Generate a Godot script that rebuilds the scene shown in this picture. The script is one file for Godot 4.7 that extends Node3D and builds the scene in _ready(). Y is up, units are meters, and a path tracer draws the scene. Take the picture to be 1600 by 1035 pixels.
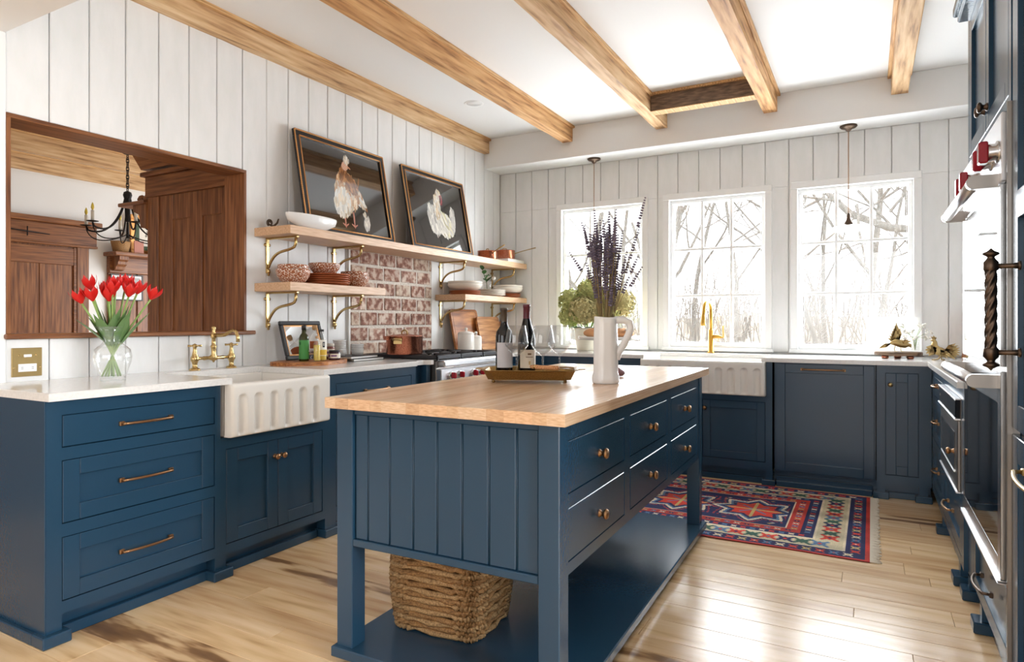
extends Node3D
# A blue farmhouse kitchen. x runs right along the window wall, z towards the viewer, left wall at x = 0, window wall at z = 0.

var M := {}
var names := {}
var rng := RandomNumberGenerator.new()

# ---------------------------------------------------------------- helpers: naming and placing
func numbered(called: String) -> String:
	if not names.has(called):
		names[called] = 0
		return called
	names[called] += 1
	return "%s_%03d" % [called, names[called]]

func thing(called: String, label: String, category: String, at := Vector3.ZERO, turn := 0.0, group := "") -> Node3D:
	var o = Node3D.new()
	o.name = numbered(called)
	add_child(o)
	o.position = at
	o.rotation.y = turn
	tag(o, label, category, group)
	return o

func tag(o: Node, label: String, category: String, group := "") -> Node:
	o.set_meta("label", label)
	o.set_meta("category", category)
	if group != "":
		o.set_meta("group", group)
	return o

func part(called: String, st, m: Material, parent: Node) -> MeshInstance3D:
	var o = MeshInstance3D.new()
	o.name = called
	o.mesh = st.commit() if st is SurfaceTool else st
	o.material_override = m
	parent.add_child(o, true)
	return o

func struct(called: String, st, m: Material) -> MeshInstance3D:
	var o = part(numbered(called), st, m, self)
	o.set_meta("kind", "structure")
	return o

func dup(src: Node3D, at: Vector3, turn: float, label := "") -> Node3D:
	var r: Node3D = src.duplicate()
	var base: String = src.name
	if base.length() > 4 and base[base.length() - 4] == "_" and base.right(3).is_valid_int():
		base = base.left(base.length() - 4)
	r.name = numbered(base)
	add_child(r)
	r.position = at
	r.rotation.y = turn
	if label != "":
		r.set_meta("label", label)
	return r

# ---------------------------------------------------------------- helpers: shapes
func S() -> SurfaceTool:
	var st = SurfaceTool.new()
	st.begin(Mesh.PRIMITIVE_TRIANGLES)
	return st

func done(st: SurfaceTool) -> ArrayMesh:
	st.generate_normals()
	return st.commit()

func quad(st: SurfaceTool, a: Vector3, b: Vector3, c: Vector3, d: Vector3) -> void:
	for v in [a, c, b, a, d, c]:
		st.add_vertex(v)

func tri(st: SurfaceTool, a: Vector3, b: Vector3, c: Vector3) -> void:
	for v in [a, c, b]:
		st.add_vertex(v)

# a box from corner a to corner b with chamfered edges
func box(st: SurfaceTool, a: Vector3, b: Vector3, ch := 0.002, xf := Transform3D.IDENTITY) -> SurfaceTool:
	var lo = Vector3(minf(a.x, b.x), minf(a.y, b.y), minf(a.z, b.z))
	var hi = Vector3(maxf(a.x, b.x), maxf(a.y, b.y), maxf(a.z, b.z))
	var c = (lo + hi) / 2
	var h = (hi - lo) / 2
	var k: float = minf(ch, minf(h.x, minf(h.y, h.z)) * 0.45)
	st.set_smooth_group(-1)
	for ax in 3:
		for s in [-1.0, 1.0]:
			var u = (ax + 1) % 3
			var v = (ax + 2) % 3
			var q = []
			for e in [[-1, -1], [1, -1], [1, 1], [-1, 1]]:
				var p = Vector3.ZERO
				p[ax] = s * h[ax]
				p[u] = e[0] * (h[u] - k)
				p[v] = e[1] * (h[v] - k)
				q.append(xf * (c + p))
			if s > 0:
				quad(st, q[0], q[1], q[2], q[3])
			else:
				quad(st, q[3], q[2], q[1], q[0])
	if k <= 0.0:
		return st
	for ax in 3:
		var u = (ax + 1) % 3
		var v = (ax + 2) % 3
		for su in [-1.0, 1.0]:
			for sv in [-1.0, 1.0]:
				var q = []
				for e in [[-1, 0], [1, 0], [1, 1], [-1, 1]]:
					var p = Vector3.ZERO
					p[ax] = e[0] * (h[ax] - k)
					p[u] = su * (h[u] - (k if e[1] == 1 else 0.0))
					p[v] = sv * (h[v] - (0.0 if e[1] == 1 else k))
					q.append(xf * (c + p))
				if su * sv > 0:
					quad(st, q[3], q[2], q[1], q[0])
				else:
					quad(st, q[0], q[1], q[2], q[3])
	for sx in [-1.0, 1.0]:
		for sy in [-1.0, 1.0]:
			for sz in [-1.0, 1.0]:
				var pa = xf * (c + Vector3(sx * h.x, sy * (h.y - k), sz * (h.z - k)))
				var pb = xf * (c + Vector3(sx * (h.x - k), sy * h.y, sz * (h.z - k)))
				var pc = xf * (c + Vector3(sx * (h.x - k), sy * (h.y - k), sz * h.z))
				if sx * sy * sz > 0:
					tri(st, pa, pb, pc)
				else:
					tri(st, pa, pc, pb)
	return st

func bx(a: Vector3, b: Vector3, ch := 0.002, xf := Transform3D.IDENTITY) -> ArrayMesh:
	return done(box(S(), a, b, ch, xf))

func boxes(list: Array, ch := 0.002) -> ArrayMesh:
	var st = S()
	for e in list:
		box(st, e[0], e[1], ch)
	return done(st)

# turned round the y axis; profile of Vector2(radius, height) from bottom to top
func lathe(st: SurfaceTool, prof: Array, seg := 24, xf := Transform3D.IDENTITY) -> SurfaceTool:
	st.set_smooth_group(0)
	for i in prof.size() - 1:
		var p: Vector2 = prof[i]
		var q: Vector2 = prof[i + 1]
		for k in seg:
			var a = TAU * k / seg
			var b = TAU * (k + 1) / seg
			var p0 = xf * Vector3(p.x * cos(a), p.y, p.x * sin(a))
			var p1 = xf * Vector3(p.x * cos(b), p.y, p.x * sin(b))
			var q0 = xf * Vector3(q.x * cos(a), q.y, q.x * sin(a))
			var q1 = xf * Vector3(q.x * cos(b), q.y, q.x * sin(b))
			if p.x < 1e-5:
				tri(st, p0, q0, q1)
			elif q.x < 1e-5:
				tri(st, p0, q0, p1)
			else:
				quad(st, p0, q0, q1, p1)
	return st

func lt(prof: Array, seg := 24, xf := Transform3D.IDENTITY) -> ArrayMesh:
	return done(lathe(S(), prof, seg, xf))

# a round bar through points; r is one radius or one for each point
func tube(st: SurfaceTool, pts: Array, r, seg := 8, cap := true, flat := 1.0) -> SurfaceTool:
	st.set_smooth_group(0)
	var rings = []
	var side = Vector3.ZERO
	for i in pts.size():
		var d: Vector3 = (pts[mini(i + 1, pts.size() - 1)] - pts[maxi(i - 1, 0)]).normalized()
		if side == Vector3.ZERO:
			side = d.cross(Vector3.UP if absf(d.y) < 0.9 else Vector3.RIGHT).normalized()
		side = (side - d * side.dot(d)).normalized()
		var up = side.cross(d)
		var rad: float = r[i] if r is Array else r
		var ring = []
		for k in seg:
			var a = TAU * k / seg
			ring.append(pts[i] + (side * cos(a) + up * sin(a) * flat) * rad)
		rings.append(ring)
	for i in rings.size() - 1:
		for k in seg:
			var n = (k + 1) % seg
			quad(st, rings[i][k], rings[i + 1][k], rings[i + 1][n], rings[i][n])
	if cap:
		for k in seg:
			var n = (k + 1) % seg
			tri(st, pts[0], rings[0][k], rings[0][n])
			tri(st, pts[-1], rings[-1][n], rings[-1][k])
	return st

func tb(pts: Array, r, seg := 8, cap := true, flat := 1.0) -> ArrayMesh:
	return done(tube(S(), pts, r, seg, cap, flat))

# a flat outline in x and y, given thickness along z
func prism(st: SurfaceTool, poly: PackedVector2Array, z0: float, z1: float, xf := Transform3D.IDENTITY) -> SurfaceTool:
	st.set_smooth_group(-1)
	var pp = poly
	if Geometry2D.is_polygon_clockwise(pp):
		pp = poly.duplicate()
		pp.reverse()
	var idx = Geometry2D.triangulate_polygon(pp)
	for i in range(0, idx.size(), 3):
		var a = pp[idx[i]]
		var b = pp[idx[i + 1]]
		var c = pp[idx[i + 2]]
		if (b - a).cross(c - a) < 0:
			var t = b
			b = c
			c = t
		tri(st, xf * Vector3(a.x, a.y, z1), xf * Vector3(b.x, b.y, z1), xf * Vector3(c.x, c.y, z1))
		tri(st, xf * Vector3(a.x, a.y, z0), xf * Vector3(c.x, c.y, z0), xf * Vector3(b.x, b.y, z0))
	for i in pp.size():
		var a = pp[i]
		var b = pp[(i + 1) % pp.size()]
		quad(st, xf * Vector3(a.x, a.y, z0), xf * Vector3(b.x, b.y, z0), xf * Vector3(b.x, b.y, z1), xf * Vector3(a.x, a.y, z1))
	return st

func ball(st: SurfaceTool, at: Vector3, r: Vector3, seg := 12, rings := 8) -> SurfaceTool:
	var prof = []
	for i in rings + 1:
		var a = -PI / 2 + PI * i / rings
		prof.append(Vector2(cos(a) if i > 0 and i < rings else 0.0, sin(a)))
	return lathe(st, prof, seg, Transform3D(Basis.from_scale(r), at))

func bez(a: Vector3, b: Vector3, c: Vector3, d: Vector3, n := 10) -> Array:
	var out = []
	for i in n + 1:
		out.append(a.bezier_interpolate(b, c, d, float(i) / n))
	return out

# ---------------------------------------------------------------- helpers: materials
func mat(c: Color, rough := 0.5, metal := 0.0, spec := 0.5) -> StandardMaterial3D:
	var m = StandardMaterial3D.new()
	m.albedo_color = c
	m.roughness = rough
	m.metallic = metal
	m.metallic_specular = spec
	return m

func ntex(sd: int, freq: float, stops: Array, octaves := 4, kind := FastNoiseLite.TYPE_SIMPLEX_SMOOTH, size := 512) -> NoiseTexture2D:
	var n = FastNoiseLite.new()
	n.seed = sd
	n.frequency = freq
	n.noise_type = kind
	n.fractal_octaves = octaves
	n.fractal_type = FastNoiseLite.FRACTAL_FBM
	var t = NoiseTexture2D.new()
	t.width = size
	t.height = size
	t.seamless = true
	t.noise = n
	if stops.size():
		var g = Gradient.new()
		var off = PackedFloat32Array()
		var col = PackedColorArray()
		for s in stops:
			off.append(s[0])
			col.append(s[1])
		g.offsets = off
		g.colors = col
		t.color_ramp = g
	return t

# a material with a noise picture laid over the three planes; scale is how often it repeats in a metre along each axis
func tri_mat(tex: Texture2D, scale: Vector3, rough := 0.5, tint := Color.WHITE, offset := Vector3.ZERO, world := true, bump: Texture2D = null, bump_cm := 0.1) -> StandardMaterial3D:
	var m = mat(tint, rough)
	m.albedo_texture = tex
	m.uv1_triplanar = true
	m.uv1_world_triplanar = world
	m.uv1_scale = scale
	m.uv1_offset = offset
	m.uv1_triplanar_sharpness = 8.0
	if bump:
		m.heightmap_enabled = true
		m.heightmap_texture = bump
		m.heightmap_scale = bump_cm
	return m

func c8(r: int, g: int, b: int) -> Color:
	return Color8(r, g, b)

func materials() -> void:
	var fine = ntex(11, 0.03, [[0.0, Color(0, 0, 0)], [1.0, Color(1, 1, 1)]], 4)
	M.fine = fine
	var paint = ntex(12, 0.02, [[0.0, c8(234, 235, 233)], [0.5, c8(238, 238, 237)], [1.0, c8(241, 241, 240)]], 5)
	M.board = tri_mat(paint, Vector3(1.2, 0.35, 1.2), 0.42)
	M.board.heightmap_enabled = true
	M.board.heightmap_texture = fine
	M.board.heightmap_scale = 0.05
	M.plaster = mat(c8(240, 240, 239), 0.7)
	M.rear_dimming = mat(c8(112, 84, 62), 0.5)  # brown chosen for the unseen rear walls to cut light on camera-facing fronts
	M.groove = mat(c8(238, 238, 236), 0.6)
	M.white_trim = mat(c8(243, 243, 242), 0.35)
	M.pane = mat(Color(0.95, 0.98, 0.97, 0.06), 0.0)
	M.pane.transparency = BaseMaterial3D.TRANSPARENCY_ALPHA
	M.blue = mat(c8(34, 65, 88), 0.24)
	M.blue.heightmap_enabled = true
	M.blue.heightmap_texture = fine
	M.blue.heightmap_scale = 0.012
	M.blue.uv1_triplanar = true
	M.blue.uv1_world_triplanar = true
	M.blue.uv1_scale = Vector3(4, 4, 4)
	M.subfloor = mat(c8(196, 164, 122), 0.8)
	M.quartz = tri_mat(ntex(13, 0.05, [[0.0, c8(224, 222, 219)], [0.5, c8(233, 231, 228)], [1.0, c8(238, 237, 234)]], 4), Vector3(2, 2, 2), 0.12)
	M.ceramic = mat(c8(240, 236, 229), 0.12)
	M.white_gloss = mat(c8(240, 240, 239), 0.15)
	M.cream = mat(c8(232, 226, 208), 0.3)
	# floor boards: pale poplar with brown heartwood streaks, grain along x
	var fl = ntex(21, 0.012, [[0.0, c8(196, 160, 118)], [0.25, c8(216, 182, 140)], [0.5, c8(226, 196, 156)], [0.8, c8(234, 207, 169)], [1.0, c8(238, 214, 179)]], 5)
	var fd = ntex(22, 0.008, [[0.0, c8(112, 84, 58)], [0.4, c8(142, 108, 74)], [0.52, c8(186, 150, 108)], [0.64, c8(218, 186, 144)], [1.0, c8(232, 203, 164)]], 4)
	var fs = ntex(23, 0.01, [[0.0, c8(186, 150, 108)], [0.3, c8(218, 186, 145)], [0.5, c8(230, 201, 161)], [1.0, c8(239, 215, 181)]], 4)
	M.floor = []
	var tints = [c8(255, 252, 248), c8(250, 243, 232), c8(244, 236, 226), c8(255, 250, 240), c8(238, 226, 210)]
	for i in 5:
		M.floor.append(tri_mat([fl, fs, fl, fs, fl][i], Vector3(0.22, 2.0, 2.2), 0.24, tints[i], Vector3(i * 0.37, 0, i * 0.61), true, fine, 0.02))
	M.floor_dark = tri_mat(fd, Vector3(0.42, 3.0, 2.2), 0.24, Color.WHITE, Vector3(0.2, 0, 0.1), true, fine, 0.02)
	# reclaimed beams, grain along z
	var bm = ntex(31, 0.014, [[0.0, c8(128, 94, 62)], [0.22, c8(184, 143, 100)], [0.45, c8(208, 169, 124)], [0.7, c8(219, 184, 140)], [1.0, c8(230, 201, 162)]], 5)
	M.beam = tri_mat(bm, Vector3(3.0, 3.0, 0.25), 0.65, Color.WHITE, Vector3.ZERO, true, fine, 0.15)
	M.beam2 = tri_mat(bm, Vector3(3.4, 3.4, 0.28), 0.65, c8(255, 240, 220), Vector3(0.3, 0.4, 0.7), true, fine, 0.15)
	M.ledge = tri_mat(bm, Vector3(9.0, 9.0, 0.4), 0.6, c8(255, 248, 232), Vector3(0.5, 0.1, 0.2))
	M.beam_dark = tri_mat(ntex(32, 0.02, [[0.0, c8(70, 54, 42)], [0.5, c8(116, 92, 72)], [1.0, c8(152, 124, 98)]], 5), Vector3(0.8, 5.0, 5.0), 0.7, Color.WHITE, Vector3.ZERO, true, fine, 0.1)
	# oak in the dining room
	var oak = ntex(33, 0.018, [[0.0, c8(84, 48, 26)], [0.35, c8(122, 74, 42)], [0.65, c8(148, 96, 57)], [1.0, c8(172, 118, 74)]], 5)
	M.oak_v = tri_mat(oak, Vector3(4, 0.22, 4), 0.38)
	M.oak_z = tri_mat(oak, Vector3(4, 4, 0.22), 0.38)
	M.oak_x = tri_mat(oak, Vector3(0.22, 4, 4), 0.38)
	M.oak_door = tri_mat(oak, Vector3(4, 0.22, 4), 0.36, Color.WHITE, Vector3(0.4, 0.2, 0.1))
	# maple
	var mp = ntex(34, 0.02, [[0.0, c8(196, 158, 124)], [0.5, c8(216, 183, 150)], [1.0, c8(228, 200, 170)]], 5)
	M.maple = []
	for i in 4:
		M.maple.append(tri_mat(mp, Vector3(3, 14, 0.3), 0.22, [Color.WHITE, c8(246, 240, 232), c8(255, 246, 238), c8(240, 230, 220)][i], Vector3(i * 0.31, i * 0.17, i * 0.23)))
	M.shelf = tri_mat(mp, Vector3(6, 6, 0.6), 0.4, c8(255, 246, 238), Vector3(0.7, 0.3, 0.2))
	var ac = ntex(35, 0.016, [[0.0, c8(104, 62, 34)], [0.35, c8(160, 106, 62)], [0.7, c8(196, 142, 90)], [1.0, c8(216, 170, 118)]], 4)
	M.acacia = tri_mat(ac, Vector3(2.0, 3.2, 0.3), 0.4, Color.WHITE, Vector3(0.1, 0.6, 0.3))
	M.acacia_light = tri_mat(ac, Vector3(1.6, 1.6, 0.25), 0.45, c8(255, 235, 210), Vector3(0.6, 0.2, 0.5))
	M.olive_wood = tri_mat(ac, Vector3(5, 5, 1.5), 0.45, c8(240, 220, 195), Vector3(0.2, 0.9, 0.5))
	# metals
	M.brass = mat(c8(204, 176, 122), 0.26, 1.0)
	M.gold = mat(c8(200, 156, 72), 0.34, 1.0)
	M.brass_dull = mat(c8(184, 158, 108), 0.38, 1.0)
	M.bronze = mat(c8(158, 122, 88), 0.34, 1.0)
	M.dark_bronze = mat(c8(96, 80, 68), 0.38, 1.0)
	M.steel = mat(c8(200, 200, 200), 0.24, 1.0)
	M.steel_bright = mat(c8(232, 232, 234), 0.32, 1.0)
	M.steel_dark = mat(c8(150, 144, 138), 0.3, 1.0)
	M.iron = mat(c8(40, 36, 36), 0.55, 0.6)
	M.grate = mat(c8(46, 46, 50), 0.5, 0.3)
	M.black_glass = mat(c8(18, 20, 24), 0.04, 0.0, 0.7)
	M.oven_glass = mat(c8(150, 152, 154), 0.03, 0.9)
	M.copper = tri_mat(ntex(36, 0.03, [[0.0, c8(150, 88, 66)], [0.5, c8(196, 124, 98)], [1.0, c8(222, 156, 130)]], 4), Vector3(6, 6, 6), 0.26)
	M.copper.metallic = 1.0
	M.red_knob = mat(c8(150, 18, 34), 0.25)
	M.black = mat(c8(26, 25, 27), 0.35)
	M.gold_leaf = tri_mat(ntex(37, 0.06, [[0.0, c8(84, 64, 36)], [0.4, c8(140, 110, 62)], [1.0, c8(196, 164, 108)]], 4), Vector3(8, 8, 8), 0.34)
	M.gold_leaf.metallic = 0.85
	M.gilt = mat(c8(206, 150, 92), 0.4, 0.8)
	# crockery with a white splatter glaze
	var sp = ntex(38, 0.035, [[0.0, c8(150, 84, 48)], [0.58, c8(172, 100, 60)], [0.63, c8(238, 226, 214)], [1.0, c8(246, 240, 232)]], 3, FastNoiseLite.TYPE_SIMPLEX, 512)
	M.splatter = tri_mat(sp, Vector3(4.0, 4.0, 4.0), 0.3)
	M.terracotta = mat(c8(182, 104, 62), 0.35)
	M.stoneware = mat(c8(232, 224, 212), 0.3)
	# glass
	M.glass = mat(Color(0.42, 0.45, 0.46, 0.1), 0.0)
	M.glass.transparency = BaseMaterial3D.TRANSPARENCY_ALPHA
	M.thin_glass = mat(Color(0.93, 0.96, 0.96, 0.06), 0.0)
	M.thin_glass.transparency = BaseMaterial3D.TRANSPARENCY_ALPHA
	M.shade_glass = mat(Color(0.96, 0.95, 0.92, 0.35), 0.05)
	M.shade_glass.transparency = BaseMaterial3D.TRANSPARENCY_ALPHA
	M.water = mat(Color(0.95, 0.99, 0.97, 0.04), 0.0)
	M.water.transparency = BaseMaterial3D.TRANSPARENCY_ALPHA
	M.wine_glass = mat(c8(12, 12, 16), 0.05)
	M.oil_green = mat(c8(48, 54, 14), 0.05)
	M.oil_yellow = mat(c8(222, 196, 78), 0.06)
	M.cork = mat(c8(186, 146, 100), 0.8)
	# plants
	M.leaf = mat(c8(104, 136, 84), 0.45)
	M.leaf.backlight_enabled = true
	M.leaf.backlight = c8(60, 90, 40)
	M.stem = mat(c8(140, 170, 92), 0.5)
	M.tulip = mat(c8(214, 30, 26), 0.4)
	M.tulip.backlight_enabled = true
	M.tulip.backlight = c8(120, 10, 10)
	M.lavender = tri_mat(ntex(39, 0.08, [[0.0, c8(84, 75, 92)], [0.5, c8(116, 106, 126)], [1.0, c8(150, 140, 160)]], 3), Vector3(12, 12, 12), 0.8)
	M.straw = mat(c8(150, 132, 92), 0.8)
	M.hydrangea = tri_mat(ntex(40, 0.05, [[0.0, c8(150, 160, 84)], [0.5, c8(196, 200, 130)], [1.0, c8(226, 222, 170)]], 3), Vector3(9, 9, 9), 0.8)
	M.hydrangea2 = tri_mat(ntex(41, 0.05, [[0.0, c8(170, 150, 104)], [0.5, c8(206, 196, 140)], [1.0, c8(228, 220, 178)]], 3), Vector3(9, 9, 9), 0.8)
	M.dark_leaf = mat(c8(54, 104, 44), 0.35)
	M.petal = mat(c8(244, 242, 234), 0.5)
	var wk = ntex(42, 0.03, [[0.0, c8(104, 76, 46)], [0.5, c8(168, 132, 88)], [1.0, c8(206, 172, 124)]], 4)
	M.wicker = [tri_mat(wk, Vector3(7, 7, 7), 0.75), tri_mat(wk, Vector3(6, 9, 6), 0.75, c8(232, 218, 200), Vector3(0.4, 0.3, 0.2))]
	M.bread = tri_mat(ntex(43, 0.04, [[0.0, c8(150, 92, 54)], [0.5, c8(194, 138, 92)], [1.0, c8(228, 196, 160)]], 4), Vector3(8, 8, 8), 0.8)
	M.paper = mat(c8(238, 236, 230), 0.8)
	M.sheer = mat(c8(246, 246, 244), 0.8)
	M.sheer.backlight_enabled = true
	M.sheer.backlight = c8(235, 235, 232)
	M.linen = mat(c8(222, 214, 200), 0.85)
	# bricks and mortar
	M.mortar = tri_mat(ntex(51, 0.06, [[0.0, c8(206, 196, 184)], [1.0, c8(236, 229, 220)]], 4), Vector3(1.6, 1.6, 1.6), 0.95, Color.WHITE, Vector3.ZERO, true, fine, 0.4)
	var bk = ntex(52, 0.018, [[0.0, c8(116, 82, 72)], [0.33, c8(156, 116, 102)], [0.48, c8(182, 148, 132)], [0.6, c8(214, 198, 184)], [1.0, c8(232, 224, 214)]], 5)
	var bk2 = ntex(53, 0.018, [[0.0, c8(120, 84, 72)], [0.35, c8(176, 142, 124)], [0.55, c8(206, 186, 166)], [1.0, c8(228, 214, 198)]], 5)
	M.brick = [tri_mat(bk, Vector3(1.3, 1.3, 1.3), 0.9, c8(255, 248, 244), Vector3.ZERO, true, fine, 0.35), tri_mat(bk, Vector3(1.6, 1.6, 1.6), 0.9, c8(235, 222, 216), Vector3(0.3, 0.7, 0.2), true, fine, 0.35), tri_mat(bk2, Vector3(1.6, 1.6, 1.6), 0.9, Color.WHITE, Vector3(0.6, 0.1, 0.4), true, fine, 0.35), tri_mat(bk, Vector3(1.6, 1.6, 1.6), 0.9, c8(236, 222, 216), Vector3(0.1, 0.45, 0.8), true, fine, 0.35)]
	# outdoors
	M.bark = tri_mat(ntex(61, 0.03, [[0.0, c8(92, 84, 76)], [0.6, c8(124, 116, 107)], [1.0, c8(154, 146, 137)]], 4), Vector3(1.5, 0.6, 1.5), 0.95)
	M.litter = tri_mat(ntex(62, 0.05, [[0.0, c8(130, 114, 98)], [0.5, c8(162, 146, 128)], [1.0, c8(186, 172, 156)]], 5), Vector3(0.5, 0.5, 0.5), 1.0)
	M.twig = mat(c8(132, 122, 112), 0.95)

func area(called: String, at: Vector3, dir: Vector3, size: Vector2, energy: float, col := Color(0.945, 0.975, 1.0)) -> void:
	var l = AreaLight3D.new()
	l.name = called
	l.area_size = size
	l.area_normalize_energy = false
	l.light_energy = energy
	l.light_color = col
	l.shadow_enabled = true
	l.set("area_range", 30.0)
	add_child(l, true)
	l.position = at
	l.basis = Basis.looking_at(dir, Vector3.UP if absf(dir.y) < 0.9 else Vector3.FORWARD)

func _ready() -> void:
	rng.seed = 7
	# ---- camera: level, with the lens shifted a little downwards
	var cam = Camera3D.new()
	cam.name = "camera"
	cam.projection = Camera3D.PROJECTION_FRUSTUM
	cam.near = 0.05
	cam.far = 200.0
	cam.size = 0.05 * 1035.0 / 1010.98
	cam.frustum_offset = Vector2(0, -0.05 * 14.41 / 1010.98)
	add_child(cam)
	cam.position = Vector3(3.2, 1.172, 5.57)
	cam.rotation.y = 0.503049
	cam.current = true
	# ---- overcast sky, bright
	var env = Environment.new()
	env.background_mode = Environment.BG_SKY
	var sky = Sky.new()
	var psm = ProceduralSkyMaterial.new()
	psm.sky_top_color = c8(245, 248, 252)
	psm.sky_horizon_color = c8(252, 252, 252)
	psm.ground_horizon_color = c8(220, 214, 206)
	psm.ground_bottom_color = c8(170, 160, 150)
	psm.energy_multiplier = 3.6
	sky.sky_material = psm
	env.sky = sky
	env.tonemap_mode = Environment.TONE_MAPPER_LINEAR
	env.tonemap_exposure = 1.17
	env.sdfgi_enabled = true
	env.ssao_enabled = true
	env.ssil_enabled = true
	var we = WorldEnvironment.new()
	we.name = "environment"
	we.environment = env
	add_child(we)
	# ---- daylight from unseen windows behind the viewer, and an added dining room lamp
	area("daylight_east", Vector3(5.9, 1.45, 4.83), Vector3(-1, 0, 0), Vector2(0.8, 2.3), 8.6)
	area("daylight_south", Vector3(2.2, 1.5, 8.85), Vector3(0, 0, -1), Vector2(3.6, 2.0), 0.05)
	area("daylight_west", Vector3(-1.3, 1.55, 6.9), Vector3(1, 0, 0), Vector2(2.2, 2.0), 0.2)
	area("added_dining_light", Vector3(-2.5, 1.55, 0.06), Vector3(0, 0, 1), Vector2(2.2, 1.7), 1.35)  # added lamp, placed to graze the far wall and leave the near door shaded
	for w in 3:
		area("daylight_kitchen", Vector3(1.062 + 1.02 * w, 1.6, -0.2), Vector3(0, 0, 1), Vector2(0.78, 1.25), 5.6)
	materials()
	shell()
	beams()
	outdoors()
	left_run()
	back_run()
	right_run()
	island()
	rug()
	shelves()
	shelf_things()
	counter_things()
	island_things()
	window_things()
	dining()

# ---------------------------------------------------------------- the room
func window(n: int, x0: float) -> void:
	var x1 = x0 + 0.885
	var y0 = 0.955
	var y1 = 2.275
	var w = Node3D.new()
	w.name = "window_%d" % n
	w.set_meta("kind", "structure")
	add_child(w)
	var c = 0.055
	# casing in front of the boards
	part("casing", boxes([[Vector3(x0, y1 - c, -0.01), Vector3(x1, y1, 0.022)], [Vector3(x0, y0, -0.01), Vector3(x0 + c, y1 - c, 0.02)], [Vector3(x1 - c, y0, -0.01), Vector3(x1, y1 - c, 0.02)]], 0.004), M.white_trim, w)
	part("sill", bx(Vector3(x0 - 0.01, y0 - 0.03, -0.14), Vector3(x1 + 0.01, y0, 0.03), 0.004), M.white_trim, w)
	# lining of the opening
	part("lining", boxes([[Vector3(x0 + c - 0.012, y0, -0.15), Vector3(x0 + c, y1 - c, -0.01)], [Vector3(x1 - c, y0, -0.15), Vector3(x1 - c + 0.012, y1 - c, -0.01)], [Vector3(x0 + c, y1 - c, -0.15), Vector3(x1 - c, y1 - c + 0.012, -0.01)]], 0.001), M.white_trim, w)
	var a = x0 + c
	var b = x1 - c
	var t = y1 - c
	var s = 0.03
	var zf = -0.03
	var zb = -0.075
	var sash = part("sash", boxes([[Vector3(a, t - s, zb), Vector3(b, t, zf)], [Vector3(a, y0, zb), Vector3(b, y0 + s + 0.012, zf)], [Vector3(a, y0 + s, zb), Vector3(a + s, t - s, zf)], [Vector3(b - s, y0 + s, zb), Vector3(b, t - s, zf)]], 0.004), M.white_trim, w)
	var ga = a + s
	var gb = b - s
	var gy0 = y0 + s + 0.012
	var gy1 = t - s
	for i in [1, 2]:
		var mx = ga + (gb - ga) * i / 3.0
		part("muntin", bx(Vector3(mx - 0.0115, gy0, zb + 0.008), Vector3(mx + 0.0115, gy1, zf - 0.006), 0.004), M.white_trim, sash)
		var my: float = gy0 + (gy1 - gy0) * i / 3.0
		part("muntin", bx(Vector3(ga, my - 0.0115, zb + 0.009), Vector3(gb, my + 0.0115, zf - 0.007), 0.004), M.white_trim, sash)
	for i in 3:
		for j in 3:
			var pw = (gb - ga) / 3.0
			var ph = (gy1 - gy0) / 3.0
			part("pane", bx(Vector3(ga + i * pw + 0.009, gy0 + j * ph + 0.009, -0.055), Vector3(ga + (i + 1) * pw - 0.009, gy0 + (j + 1) * ph - 0.009, -0.051), 0.0), M.pane, sash)
	# sash lift on the bottom rail
	part("latch", bx(Vector3((a + b) / 2 - 0.05, y0 + 0.016, zf), Vector3((a + b) / 2 + 0.05, y0 + 0.026, zf + 0.014), 0.003), M.steel_bright, sash)

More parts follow.
